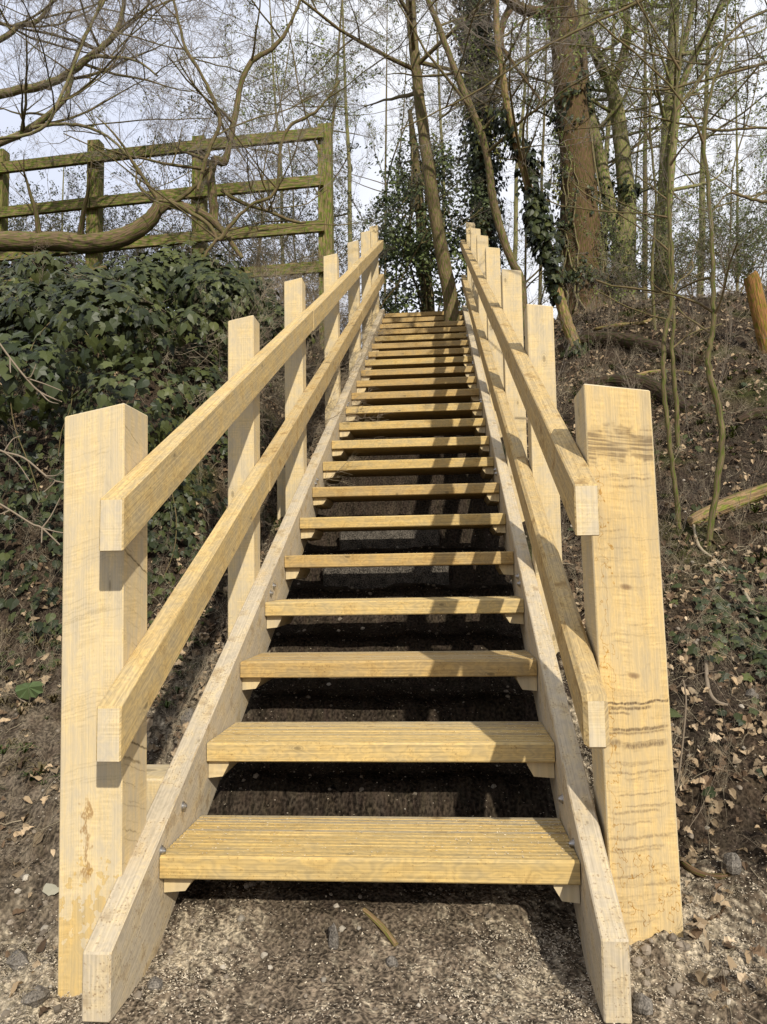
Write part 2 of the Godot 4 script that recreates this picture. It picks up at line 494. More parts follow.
# ---------------------------------------------------------------- timber shapes
func slab_x(mb: MB, poly: Array, x0: float, x1: float, bev: float, grain: Vector3, off: Vector2, endmb = null):
	# polygon of Vector2(z, y), wound so that it runs counter-clockwise seen from +x with z to the left; extruded along x
	var pl := []
	var k := poly.size()
	for i in k:
		var p: Vector2 = poly[i]
		var a: Vector2 = (poly[(i + k - 1) % k] - p).normalized()
		var b: Vector2 = (poly[(i + 1) % k] - p).normalized()
		pl.append(p + a * bev); pl.append(p + b * bev)
	var m := pl.size()
	var cen := Vector2.ZERO
	for p in pl: cen += p
	cen /= m
	var ins := []
	for i in m:
		var p: Vector2 = pl[i]
		var e1: Vector2 = (pl[i] - pl[(i + m - 1) % m]).normalized()
		var e2: Vector2 = (pl[(i + 1) % m] - pl[i]).normalized()
		var nn := (Vector2(-e1.y, e1.x) + Vector2(-e2.y, e2.x)).normalized()
		if nn.dot(cen - p) < 0.0: nn = -nn
		ins.append(p + nn * bev)
	var P = func(q: Vector2, x: float): return Vector3(x, q.y, q.x)
	var capa := []
	var capb := []
	for i in m:
		capa.append(P.call(ins[i], x0)); capb.append(P.call(ins[m - 1 - i], x1))
	mb.face(capa, grain, off); mb.face(capb, grain, off + Vector2(0.37, 0.21))
	for i in m:
		var j := (i + 1) % m
		mb.face([P.call(ins[j], x0), P.call(ins[i], x0), P.call(pl[i], x0 + bev), P.call(pl[j], x0 + bev)], grain, off)
		var dv: Vector2 = (pl[j] - pl[i]).normalized()
		var tgt: MB = endmb if endmb != null and absf(Vector3(0, dv.y, dv.x).dot(grain)) < 0.75 else mb
		tgt.face([P.call(pl[j], x0 + bev), P.call(pl[i], x0 + bev), P.call(pl[i], x1 - bev), P.call(pl[j], x1 - bev)], grain, off + Vector2(0.13 * i, 0.0))
		mb.face([P.call(pl[j], x1 - bev), P.call(pl[i], x1 - bev), P.call(ins[i], x1), P.call(ins[j], x1)], grain, off)

func post_mesh(x0: float, x1: float, zf: float, zb: float, y0: float, yt_in: float, yt_out: float, shift: Vector2, off: Vector2, hero: int) -> ArrayMesh:
	# an upright post with a weathered top; x0 < x1; zf front, zb back; shift moves the foot
	var b := 0.0025
	var ring := [Vector2(x0 + b, zf), Vector2(x1 - b, zf), Vector2(x1, zf - b), Vector2(x1, zb + b), Vector2(x1 - b, zb), Vector2(x0 + b, zb), Vector2(x0, zb + b), Vector2(x0, zf - b)]
	var mb := MB.new()
	var fr := MB.new()
	var sd := MB.new()
	var en := MB.new()
	var left := x0 < 0.0
	var top = func(p: Vector2) -> float:
		var t := (p.x - x0) / (x1 - x0)
		return lerpf(yt_out, yt_in, t) if left else lerpf(yt_in, yt_out, t)
	var up := Vector3(0, 1, 0)
	var capp := []
	for i in 8:
		var j := (i + 1) % 8
		var a: Vector2 = ring[i]
		var c: Vector2 = ring[j]
		var q := [Vector3(a.x + shift.x, y0, a.y + shift.y), Vector3(a.x, top.call(a) - b, a.y), Vector3(c.x, top.call(c) - b, c.y), Vector3(c.x + shift.x, y0, c.y + shift.y)]
		if (i == 0 and hero > 0) or (i == 2 and hero == 2):
			var tgt := fr if i == 0 else sd
			var bi := tgt.v.size()
			tgt.face(q, up)
			var uvs := [Vector2(0, 1.0), Vector2(0, 0), Vector2(1, 0), Vector2(1, 1.0)]
			for k in 4: tgt.uv[bi + k] = uvs[k]
		else: mb.face(q, up, off + Vector2(0.21 * i, 0.0))
		var cen := Vector2((x0 + x1) / 2, (zf + zb) / 2)
		var ia := a + (cen - a).normalized() * b
		var ic := c + (cen - c).normalized() * b
		en.face([Vector3(a.x, top.call(a) - b, a.y), Vector3(ia.x, top.call(a), ia.y), Vector3(ic.x, top.call(c), ic.y), Vector3(c.x, top.call(c) - b, c.y)], up, off)
		capp.append(Vector3(ia.x, top.call(a), ia.y))
	capp.reverse()
	en.face(capp, Vector3(1, 0, 0), off, 0.5)
	return mesh_of([mb, M.post, fr, M.post_stained if hero == 1 else M.post_smeared, sd, M.post_cracked, en, M.endgrain])

func tread_board(z0: float, depth: float, y: float, th: float, w: float, off: Vector2, mat: Material) -> ArrayMesh:
	# a grooved board, profile in z/y swept across the flight; z0 is its front edge
	var pr := []
	pr.append(Vector2(z0, y - th + 0.003)); pr.append(Vector2(z0, y - 0.005)); pr.append(Vector2(z0 - 0.005, y))
	var gz := z0 - 0.013
	while gz > z0 - depth + 0.018:
		pr.append(Vector2(gz, y)); pr.append(Vector2(gz - 0.002, y - 0.010)); pr.append(Vector2(gz - 0.006, y - 0.010)); pr.append(Vector2(gz - 0.008, y))
		gz -= 0.0205
	pr.append(Vector2(z0 - depth + 0.004, y)); pr.append(Vector2(z0 - depth, y - 0.004)); pr.append(Vector2(z0 - depth, y - th)); pr.append(Vector2(z0 - 0.003, y - th))
	var mb := MB.new()
	var gb := MB.new()
	var yb := MB.new()
	var hx := w / 2.0
	var g := Vector3(1, 0, 0)
	for i in pr.size():
		var a: Vector2 = pr[i]
		var b: Vector2 = pr[(i + 1) % pr.size()]
		var tgt := mb
		if i > 2 and i < pr.size() - 4:
			if (i - 3) % 4 < 3: tgt = gb
			elif rng.randf() < 0.5: tgt = yb
		tgt.face([Vector3(-hx, a.y, a.x), Vector3(-hx, b.y, b.x), Vector3(hx, b.y, b.x), Vector3(hx, a.y, a.x)], g, off + (Vector2(0.06 * i, 0) if i > 1 else Vector2.ZERO))
	for s in [-1, 1]:
		var top := []
		for p in [Vector2(z0, y - th + 0.003), Vector2(z0, y - 0.005), Vector2(z0 - depth, y - 0.005), Vector2(z0 - depth, y - th + 0.003)]: top.append(Vector3(hx * s, p.y, p.x))
		if s < 0: top.reverse()
		mb.face(top, g, off)
	return mesh_of([mb, mat, gb, mat, yb, M.tread_grey])   # some ridges are weathered grey, as the photograph shows

func build_stairs():
	var st := thing("staircase", "new open timber staircase of pale sawn wood climbing the woodland bank", "staircase")
	var along := Vector3(0, SL, -1).normalized()
	# stringers
	for s in [-1, 1]:
		var zf := 0.238 if s < 0 else 0.195
		var zb := -7.05
		var rise_t := 0.035
		var poly := [Vector2(zf, -SL * zf + rise_t), Vector2(zf, -0.213), Vector2(0.03, -0.213), Vector2(zb, -SL * zb - 0.197), Vector2(zb, -SL * zb + rise_t)]
		var mb := MB.new()
		var a: float = 0.4505 * s
		var b: float = 0.5055 * s if s < 0 else 0.5005 * s
		slab_x(mb, poly, minf(a, b), maxf(a, b), 0.003, along, Vector2(0.3 * s, 0.2 * s))
		part(mb, M.stringer, "stringer", st)
	# treads: two grooved boards on a pair of cleats
	for i in 22:
		var y := i * RI + rf(-0.002, 0.002)
		var z := -i * GO
		var tm: Material = [M.tread, M.tread_pale, M.tread, M.tread_dull][rng.randi() % 4]
		if i > 10 and rng.randf() < 0.6: tm = M.tread_dull
		for k in 2:
			var o := put(tread_board(z - k * 0.147, 0.144, y, 0.049, 0.896, Vector2(rf(0, 9), rf(0, 9)), tm), "tread_board", st)
			o.position.y = rf(-0.001, 0.001)
		for s in [-1, 1]:
			var mb := MB.new()
			var e: float = 0.042 + rf(-0.006, 0.012)
			var hh: float = 0.034 + rf(-0.003, 0.007)
			var x0: float = 0.4485 * s
			var x1: float = (0.4485 - e) * s
			var x2: float = (0.4485 - e - 0.016) * s
			var yt := y - 0.0505
			var z1 := z - 0.022 + rf(-0.006, 0.006)
			var z2 := z - 0.27
			var fr := [Vector3(x0, yt, z1), Vector3(x2, yt, z1), Vector3(x2, yt - 0.010, z1), Vector3(x1, yt - hh, z1), Vector3(x0, yt - hh - 0.004, z1)]
			var bk := []
			for p in fr: bk.append(Vector3(p.x, p.y, z2))
			var off := Vector2(rf(0, 9), rf(0, 9))
			var gz := Vector3(0, 0, 1)
			var m := fr.size()
			var ff := fr.duplicate()
			if s > 0: ff.reverse()
			mb.face(ff, gz, off)
			for q in m:
				var w := (q + 1) % m
				var fc := [fr[w], fr[q], bk[q], bk[w]]
				if s > 0: fc.reverse()
				mb.face(fc, gz, off)
			part(mb, M.post, "cleat", st)
	# posts
	var lp := [[0.086, 0.135], [-1.052, 0.097], [-2.045, 0.092], [-3.37, 0.095], [-4.74, 0.095], [-5.89, 0.096], [-6.86, 0.095]]
	var rp := [[-0.045, 0.145], [-1.09, 0.095], [-2.115, 0.097], [-3.342, 0.095], [-4.42, 0.093], [-5.52, 0.095], [-6.60, 0.1]]
	var hl := [0.983, 1.572, 2.109, 2.806, 3.512, 4.13, 4.645]
	var hr := [1.022, 1.583, 2.133, 2.786, 3.36, 3.93, 4.50]
	for i in 7:
		for s in [-1, 1]:
			var d: Array = lp[i] if s < 0 else rp[i]
			var w: float = d[1]
			var zf: float = d[0]
			var dp := 0.135 if i == 0 else 0.095
			var yt: float = hl[i] if s < 0 else hr[i]
			var xi: float = 0.5025 * s
			var xo: float = (0.5025 + w) * s
			var y0 := -0.33 if i == 0 else H(0.6 * s, zf, false) - 0.12
			if s < 0 and i == 0: y0 = -0.30
			var sh := Vector2.ZERO
			if i == 0: sh = Vector2(0.008, 0.0) if s < 0 else Vector2(0.012, 0.03)
			var me := post_mesh(minf(xi, xo), maxf(xi, xo), zf, zf - dp, y0, yt, yt - w * (0.19 if s < 0 else 0.14), sh, Vector2(rf(0, 9), rf(0, 9)), 0 if i > 0 else (1 if s > 0 else 2))
			var o := put(me, "post", st)
			if s > 0 and i == 0: o.set_meta("label", "thick newel post with dark grey streaks and a brown wavering tide line")
			if s < 0 and i == 0: o.set_meta("label", "thick pale newel post with a brown smear and saw lines on its inner side")
			# round-headed bolts through the stringer into the post
			for k in 2:
				var z := zf - 0.10 - 0.138 * k if i == 0 else zf - 0.03 - 0.05 * k
				if s > 0 and i == 0: z = -0.086 - 0.144 * k
				var bp := Vector3(0.4505 * s, -SL * z + (0.002 if i == 0 else -0.02) - 0.0 * k, z)
				if i == 0: bp.y = (0.008 + 0.055 * k)
				var bo := put(bolt_mesh(s), "bolt", o)
				bo.position = bp
	# rails, each of two lengths butted at a post
	for s in [-1, 1]:
		for lv in 2:
			var zf := 0.205 if s < 0 else 0.085 + 0.015 * lv
			var yo: float = [0.869, 0.461][lv] if s < 0 else [0.824, 0.406][lv]
			var hgt: float = 0.107
			var cut := [-2.07, -1.08] if s < 0 else [-2.16, -2.14]
			var ends := [zf, cut[lv], -4.2 - 0.3 * lv, -7.0]
			for k in 3:
				var z0: float = ends[k] - (0.0015 if k > 0 else 0.0)
				var z1: float = ends[k + 1]
				var dy := [0.0, -0.004, 0.003][k] as float
				var poly := [Vector2(z0, yo - SL * z0 + dy), Vector2(z0, yo - SL * z0 - hgt + dy), Vector2(z1, yo - SL * z1 - hgt + dy), Vector2(z1, yo - SL * z1 + dy)]
				var mb := MB.new()
				var eb := MB.new()
				var a: float = 0.5005 * s
				var b: float = (0.4505 - 0.0015 * k) * s
				slab_x(mb, poly, minf(a, b), maxf(a, b), 0.009 if (s > 0 and lv == 1 and k == 0) else 0.003, along, Vector2(rf(0, 9), rf(0, 9)), eb)
				var rm: Material = M.rail_rough if (s > 0 or (lv == 1 and k > 0)) else M.rail
				put(mesh_of([mb, rm, eb, M.endgrain]), "handrail" if lv == 0 else "middle_rail", st)
	# support blocks behind two of the posts on the ivy side
	for q in [[-0.155, -0.30, 0.125, 0.60], [-2.155, -2.26, 1.16, 0.66]]:
		var mb := MB.new()
		slab_x(mb, [Vector2(q[0], q[2]), Vector2(q[0], q[2] - 0.45), Vector2(q[1], q[2] - 0.45), Vector2(q[1], q[2])], -q[3], -0.5025, 0.004, Vector3(0, 1, 0), Vector2(rf(0, 9), 0))
		part(mb, M.post, "support_block", st)

func bolt_mesh(s: int) -> ArrayMesh:
	if M.has("bolt_mesh%d" % s): return M["bolt_mesh%d" % s]
	var mb := MB.new()
	var pts := PackedVector3Array()
	var rad := PackedFloat32Array()
	for q in [[0.0, 0.012], [0.0025, 0.012], [0.003, 0.009], [0.007, 0.008], [0.010, 0.005], [0.0112, 0.001]]:
		pts.append(Vector3(-q[0] * s, 0, 0)); rad.append(q[1])
	mb.tube(pts, rad, 10)
	M["bolt_mesh%d" % s] = mesh_of([mb, M.bolt])
	return M["bolt_mesh%d" % s]

func build_old_slabs():
	var i := 0
	for q in [[-1.72, 0.575, "chalky grey slab edging the old earth step under the fifth tread"], [-2.06, 0.745, "chalky grey slab edging the old earth step under the sixth tread"]]:
		var mb := MB.new()
		var z: float = q[0]
		var y: float = q[1]
		slab_x(mb, [Vector2(z, y + 0.085), Vector2(z, y - 0.06), Vector2(z - 0.04, y - 0.06), Vector2(z - 0.04, y + 0.085)], -0.36 + 0.03 * i, 0.20 - 0.04 * i, 0.008, Vector3(1, 0, 0), Vector2.ZERO)
		var o := part(mb, M.slab, "stone_slab", self)
		tag(o, q[2], "slab", "slabs of the old steps")
		i += 1

# ---------------------------------------------------------------- wood pieces from lines of points
func smooth_line(pts: PackedVector3Array, rad: PackedFloat32Array, per := 4, wob := 0.0) -> Array:
	var op := PackedVector3Array()
	var orad := PackedFloat32Array()
	var m := pts.size()
	for i in m - 1:
		var p0 := pts[maxi(i - 1, 0)]
		var p3 := pts[mini(i + 2, m - 1)]
		for k in per:
			var t := float(k) / per
			op.append(pts[i].cubic_interpolate(pts[i + 1], p0, p3, t) + Vector3(rf(-wob, wob), rf(-wob, wob), rf(-wob, wob)))
			orad.append(lerpf(rad[i], rad[i + 1], t))
	op.append(pts[m - 1]); orad.append(rad[m - 1])
	return [op, orad]

func px_line(list: Array, d: float) -> Array:
	# [[px, py, width in px, (depth change)] ...] at depth d -> world points and radii
	var p := PackedVector3Array()
	var r := PackedFloat32Array()
	for q in list:
		var dd: float = d + (q[3] if q.size() > 3 else 0.0)
		p.append(at(q[0], q[1], dd)); r.append(q[2] * 0.5 / FOC * dd)
	return [p, r]

func rooted(line: Array, flare := 1.35) -> Array:     # continue a trunk down into the ground below its first point
	var p: PackedVector3Array = line[0]
	var r: PackedFloat32Array = line[1]
	var a := p[0]
	var g := H(a.x, a.z, false)
	if a.y > g - 0.15:
		p.insert(0, Vector3(a.x, g - 0.2, a.z)); r.insert(0, r[0] * flare)
	return [p, r]

func stem(line: Array, mat: Material, called: String, parent: Node, sides := 8, per := 4, rough := 0.06, wob := 0.0) -> MeshInstance3D:
	var s := smooth_line(line[0], line[1], per, wob)
	var mb := MB.new()
	mb.tube(s[0], s[1], sides, true, rough, rng.randi() % 100)
	return part(mb, mat, called, parent)

# ---------------------------------------------------------------- twigs and leaves
var spray_mesh := []
var spray_leaf := []
func make_sprays():
	for v in 5:
		var mb := MB.new()
		var lf := MB.new()
		var main := PackedVector3Array()
		var p := Vector3.ZERO
		var d := Vector3(0, 1, 0)
		var rad := PackedFloat32Array()
		for i in 8:
			main.append(p); rad.append(lerpf(0.0040, 0.0012, i / 7.0))
			d = (d + Vector3(rf(-.22, .22), rf(-.05, .12), rf(-.22, .22))).normalized()
			p += d * 0.143
		mb.tube(main, rad, 3, false)
		for i in 13:
			var t := rf(0.1, 0.97) * 7.0
			var k := int(t)
			var q := main[k].lerp(main[mini(k + 1, 7)], t - k)
			var side := Vector3(rf(-1, 1), rf(0.25, 0.9), rf(-1, 1)).normalized()
			var sub := PackedVector3Array([q])
			var sr := PackedFloat32Array([0.0020])
			var ln := rf(0.12, 0.42) * (1.15 - t / 9.0)
			for s in 4:
				side = (side + Vector3(rf(-.3, .3), rf(-.1, .25), rf(-.3, .3))).normalized()
				q += side * ln / 4.0
				sub.append(q); sr.append(lerpf(0.0018, 0.0009, (s + 1) / 4.0))
			mb.tube(sub, sr, 3, false)
			for e in rng.randi_range(2, 4):
				var b := sub[rng.randi_range(1, 3)]
				var dd := (side + Vector3(rf(-1, 1), rf(-.3, 1), rf(-1, 1))).normalized()
				var l2 := rf(0.05, 0.16)
				mb.tube(PackedVector3Array([b, b + dd * l2 * 0.5, b + (dd + Vector3(rf(-.3, .3), 0.25, rf(-.3, .3))).normalized() * l2]), PackedFloat32Array([0.0012, 0.0010, 0.0007]), 3, false)
				for u in 2: bud_leaf(lf, b + dd * l2 * rf(0.5, 1.0), rf(0.014, 0.028))
			bud_leaf(lf, sub[4], rf(0.014, 0.026))
		spray_mesh.append(mb)
		spray_leaf.append(mb_mesh(lf, M.leaf))
	M.sprays = []
	for i in 5:
		M.sprays.append([mesh_of([spray_mesh[i], M.twig]), mesh_of([spray_mesh[i], M.twig_brown]), mesh_of([spray_mesh[i], M.twig_pale])])

func mb_mesh(mb: MB, mat: Material) -> ArrayMesh: return mesh_of([mb, mat])

func bud_leaf(mb: MB, p: Vector3, s: float):
	var d := Vector3(rf(-1, 1), rf(-0.6, 1), rf(-1, 1)).normalized()
	var w := d.cross(Vector3(rf(-1, 1), rf(-1, 1), rf(-1, 1))).normalized()
	var nn := w.cross(d)
	var a := p
	var t := p + d * s * 2.0
	var l := p + d * s * 0.9 + w * s * 0.55 + nn * s * 0.15
	var r := p + d * s * 0.9 - w * s * 0.55 + nn * s * 0.15
	mb.tri(a, l, t, nn); mb.tri(a, t, r, nn)

func ivy_leaf_mesh(v: int) -> ArrayMesh:
	# five-lobed leaf, stalk at the origin, tip towards -y, face towards +z, one unit long
	var o := [Vector2(0.0, 0.0), Vector2(0.16, 0.16), Vector2(0.44, 0.10), Vector2(0.34, -0.16), Vector2(0.56, -0.40), Vector2(0.24, -0.50), Vector2(0.0, -0.95), Vector2(-0.24, -0.50), Vector2(-0.56, -0.40), Vector2(-0.34, -0.16), Vector2(-0.44, 0.10), Vector2(-0.16, 0.16)]
	if v == 1: o = [Vector2(0.0, 0.0), Vector2(0.2, 0.14), Vector2(0.46, -0.05), Vector2(0.48, -0.3), Vector2(0.28, -0.62), Vector2(0.0, -0.95), Vector2(-0.28, -0.62), Vector2(-0.48, -0.3), Vector2(-0.46, -0.05), Vector2(-0.2, 0.14)]
	var mb := MB.new()
	var cp := Vector3(0, -0.30, 0.0)
	var pts := []
	for q in o: pts.append(Vector3(q.x, q.y, -absf(q.x) * (0.28 + 0.1 * v) - q.y * q.y * 0.22 + 0.06))
	cp.z = 0.02
	for i in pts.size():
		var a: Vector3 = pts[i]
		var b: Vector3 = pts[(i + 1) % pts.size()]
		var nn := (b - cp).cross(a - cp).normalized()
		if nn.z < 0: nn = -nn
		mb.tri(cp, b, a, nn)
	return mesh_of([mb, M.ivy])

func dead_leaf_mesh(v: int) -> ArrayMesh:
	# curled dead leaf lying in the xz plane, one unit long
	var mb := MB.new()
	var n := 11
	var last := []
	for i in n:
		var t := float(i) / (n - 1)
		var w := 0.27 * sin(PI * pow(t, 0.8)) * (1.0 + (0.42 * sin(t * 25.0) if v == 0 else 0.12 * sin(t * 15.0))) + 0.012
		var y := (0.20 * sin(t * 4.0 + v) + 0.12 * t * t * (1 if v < 2 else -1)) + rf(-.03, .03)
		var cu := (0.75 if v == 1 else 0.45) * w * (1.0 if v != 2 else -0.6)
		var row := [Vector3(t - 0.5, y + cu + rf(-.03, .05), -w), Vector3(t - 0.5, y, 0), Vector3(t - 0.5, y + cu + rf(-.03, .05), w)]
		if i > 0:
			for k in 2:
				var a: Vector3 = last[k]
				var b: Vector3 = last[k + 1]
				var c: Vector3 = row[k + 1]
				var d: Vector3 = row[k]
				var nn := (b - a).cross(d - a).normalized()
				if nn.y < 0: nn = -nn
				mb.tri(a, b, c, nn); mb.tri(a, c, d, nn)
		last = row
	return mesh_of([mb, M.tint])

func stone_mesh(sd: int, sq: Vector3, mat: Material) -> ArrayMesh:
	var sp := SphereMesh.new()
	sp.radius = 1.0; sp.height = 2.0; sp.radial_segments = 9; sp.rings = 5
	var arr := sp.get_mesh_arrays()
	var f := FastNoiseLite.new()
	f.seed = sd; f.frequency = 0.7
	var vs: PackedVector3Array = arr[Mesh.ARRAY_VERTEX]
	for i in vs.size():
		var p := vs[i]
		var k := 1.0 + f.get_noise_3dv(p) * 0.6
		# flatten a few sides
		for a in [Vector3(0.8, 0.5, 0.2), Vector3(-0.5, 0.6, 0.6), Vector3(0.1, 0.7, -0.7)]:
			var dd := p.normalized().dot(a.normalized()) * k
			if dd > 0.72: k *= 0.72 / dd
		vs[i] = p * k * sq
	var st := SurfaceTool.new()
	st.begin(Mesh.PRIMITIVE_TRIANGLES)
	var ix: PackedInt32Array = arr[Mesh.ARRAY_INDEX]
	for i in ix:
		st.set_smooth_group(-1); st.set_color(Color(1, 1, 1)); st.add_vertex(vs[i])
	st.generate_normals()
	st.set_material(mat)
	return st.commit()

# crown: limbs grown from a trunk line, with twigs and leaves on them
func crown(tree: Node3D, line: Array, t0: float, t1: float, count: int, len0: float, len1: float, mat: Material, o := {}):
	var p: PackedVector3Array = line[0]
	var r: PackedFloat32Array = line[1]
	var up: float = o.get("up", 0.45)
	var nsub: int = o.get("sub", 5)
	var nspray: int = o.get("spray", 4)
	var smax: float = o.get("size", 0.9)
	var leafy: float = o.get("leaf", 0.0)
	var shade: int = o.get("twig", 0)
	var bias: Vector3 = o.get("bias", Vector3.ZERO)
	var lcol: Color = o.get("lcol", Color(0.15, 0.175, 0.045))
	var xf := [[], [], [], [], []]
	var lx := [[], [], [], [], []]
	var lc := [[], [], [], [], []]
	var m := p.size()
	for i in count:
		var t := rf(t0, t1) * (m - 1)
		var k := mini(int(t), m - 2)
		var a := p[k].lerp(p[k + 1], t - k)
		var rr := minf(lerpf(r[k], r[k + 1], t - k) * 0.5, 0.026)
		var ang := rf(0, TAU)
		var d := (Vector3(cos(ang), up + rf(-0.3, 0.4), sin(ang)) + bias).normalized()
		var ln := rf(len0, len1)
		var lp := PackedVector3Array([a])
		var lr := PackedFloat32Array([maxf(rr, 0.007)])
		var q := a
		var sg := 7
		for s in sg:
			d = (d + Vector3(rf(-.19, .19), rf(-.13, .17), rf(-.19, .19))).normalized()
			q += d * ln / sg
			lp.append(q); lr.append(maxf(lerpf(rr, 0.004, (s + 1.0) / sg), 0.004))
		var mb := MB.new()
		mb.tube(lp, lr, 5, false)
		for sbi in nsub:
			var ts := rf(0.2, 0.97) * sg
			var kk := mini(int(ts), sg - 1)
			var b := lp[kk].lerp(lp[kk + 1], ts - kk)
			var tang := (lp[kk + 1] - lp[kk]).normalized()
			var sd := (tang * 0.6 + Vector3(rf(-1, 1), rf(-.35, .8), rf(-1, 1))).normalized()
			var sl := rf(0.25, 0.6) * ln * 0.6
			var pp := PackedVector3Array([b])
			var pr := PackedFloat32Array([lr[kk] * 0.6])
			var w := b
			for s in 5:
				sd = (sd + Vector3(rf(-.2, .2), rf(-.1, .2), rf(-.2, .2))).normalized()
				w += sd * sl / 5.0
				pp.append(w); pr.append(lerpf(lr[kk] * 0.6, 0.0028, (s + 1) / 5.0))
			mb.tube(pp, pr, 4, false)
			for sp in nspray:
				var ki := rng.randi_range(1, 5)
				var base := pp[ki] if sp > 0 else pp[5]
				var dir := (sd + Vector3(rf(-.9, .9), rf(-.5, .8), rf(-.9, .9))).normalized()
				if sp == 0: dir = sd
				var sz := rf(0.45, 1.0) * smax
				var tr := Transform3D(basis_to(dir, rf(0, TAU)).scaled(Vector3.ONE * sz), base)
				var v := rng.randi() % 5
				xf[v].append(tr)
				if rng.randf() < leafy:
					lx[v].append(tr)
					var g := rf(0.7, 1.25)
					lc[v].append(Color(lcol.r * g * rf(0.85, 1.2), lcol.g * g, lcol.b * g))
		part(mb, mat, "limb", tree)
	for v in 5:
		if xf[v].size() > 0: scatter(M.sprays[v][shade], xf[v], [], "twigs", tree)
		if lx[v].size() > 0: scatter(spray_leaf[v], lx[v], lc[v], "leaves", tree)

func basis_to(dir: Vector3, roll: float) -> Basis:     # local +y along dir
	var y := dir.normalized()
	var x := y.cross(Vector3(0.21, 0.35, 0.91)).normalized()
	var z := x.cross(y)
	return Basis(x, y, z) * Basis(Vector3.UP, roll)

func leaf_basis(nrm: Vector3, down: Vector3, roll: float, s: float) -> Basis:   # ivy leaf: +z along nrm, -y along down
	var z := nrm.normalized()
	var y := -(down - z * down.dot(z))
	if y.length() < 0.05: y = Vector3(1, 0, 0) - z * z.x
	y = y.normalized()
	var x := y.cross(z)
	return (Basis(x, y, z) * Basis(Vector3(0, 0, 1), roll)).scaled(Vector3.ONE * s) if false else Basis(x * s, y * s, z * s) * Basis(Vector3(0, 0, 1), roll)

func ivy_color() -> Color:
	var g := rf(0.55, 1.25)
	var c := Color(0.020, 0.028, 0.010).lerp(Color(0.070, 0.078, 0.020), rng.randf() * rng.randf())
	return Color(c.r * g, c.g * g, c.b * g)

func ivy_on(tree: Node3D, line: Array, t0: float, t1: float, count: int, spread: float, size: float, called := "ivy"):
	# ivy leaves clothing a stem
	var p: PackedVector3Array = line[0]
	var r: PackedFloat32Array = line[1]
	var m := p.size()
	var xf := [[], []]
	var cl := [[], []]
	var clump := []
	for i in maxi(6, count / 60): clump.append([rf(t0, t1), rf(0, TAU), rf(0.3, 1.0)])
	for i in count:
		var c: Array = clump[rng.randi() % clump.size()]
		var t := clampf(c[0] + rf(-1, 1) * (t1 - t0) * 0.07, t0, t1) * (m - 1)
		var k := mini(int(t), m - 2)
		var a := p[k].lerp(p[k + 1], t - k)
		var ang: float = c[1] + rf(-1.5, 1.5)
		var out := Vector3(cos(ang), rf(-0.2, 0.35), sin(ang)).normalized()
		var dist: float = lerpf(r[k], r[k + 1], t - k) + spread * c[2] * pow(rng.randf(), 0.8)
		var pos := a + out * dist + Vector3(0, rf(-.08, .08), 0)
		var nn := (out + Vector3(rf(-.6, .6), rf(-.2, .8), rf(-.6, .6))).normalized()
		var v := rng.randi() % 2
		xf[v].append(Transform3D(leaf_basis(nn, Vector3(rf(-.4, .4), -1, rf(-.4, .4)), rf(-.5, .5), size * rf(0.6, 1.25)), pos))
		cl[v].append(ivy_color())
	for v in 2: scatter(M.ivy_mesh[v], xf[v], cl[v], called, tree)

# ---------------------------------------------------------------- scene
func _ready():
	# camera
	basis_cam = Basis(Vector3.UP, deg_to_rad(YAW)) * Basis(Vector3.RIGHT, deg_to_rad(PITCH)) * Basis(Vector3.BACK, deg_to_rad(ROLL))
	var cam := Camera3D.new()
	cam.name = "camera"
	add_child(cam)
	cam.transform = Transform3D(basis_cam, CAM)
	cam.fov = rad_to_deg(2.0 * atan(512.0 / FOC))
	cam.near = 0.05
	cam.far = 400.0
	cam.current = true
	# sky
	var we := WorldEnvironment.new()
	we.name = "world_environment"
	var env := Environment.new()
	env.background_mode = Environment.BG_SKY
	var sky := Sky.new()
	var pan := PanoramaSkyMaterial.new()
	pan.panorama = sky_image()
	sky.sky_material = pan
	env.sky = sky
	env.background_energy_multiplier = 1.0
	env.tonemap_mode = Environment.TONE_MAPPER_LINEAR
	env.tonemap_exposure = 1.12
	env.sdfgi_enabled = true
	env.ssao_enabled = true
	env.ssil_enabled = true
	we.environment = env
	add_child(we)
	# sun, behind the photographer's right shoulder
	var sun := DirectionalLight3D.new()
	sun.name = "sun"
	add_child(sun)
	sun.look_at_from_position(Vector3.ZERO, Vector3(-0.35, -0.53, -0.775), Vector3.UP)
	sun.light_energy = 1.38
	sun.light_color = Color(1.0, 0.972, 0.92)
	sun.light_angular_distance = 0.8
	sun.shadow_enabled = true

	rng.seed = 20240411
	n_big.seed = 3; n_big.frequency = 0.06
	n_mid.seed = 5; n_mid.frequency = 0.28; n_mid.fractal_octaves = 2
	n_fine.seed = 9; n_fine.frequency = 1.5; n_fine.fractal_octaves = 3
	make_materials()
	make_sprays()
	M.ivy_mesh = [ivy_leaf_mesh(0), ivy_leaf_mesh(1)]
	build_ground()
	build_stairs()
	build_old_slabs()
	build_fence()
	build_trees()
	build_ivy_bank()
	build_bank_wood()
	build_litter()
	build_small_things()

func sky_image() -> ImageTexture:
	var w := 512
	var h := 256
	var a := noise_bytes(401, 0.012, w, h, w, h, 5)
	var im := Image.create(w, h, false, Image.FORMAT_RGBF)
	for j in h:
		for i in w:
			var t := smoothstep(0.25, 0.75, a[j * w + i] / 255.0)
			var c := Color(0.71, 0.76, 0.90).lerp(Color(0.92, 0.94, 1.0), t)
			if j > h / 2 + 6: c = Color(0.12, 0.11, 0.09)
			im.set_pixel(i, j, c.linear_to_srgb() if false else c)
	return ImageTexture.create_from_image(im)

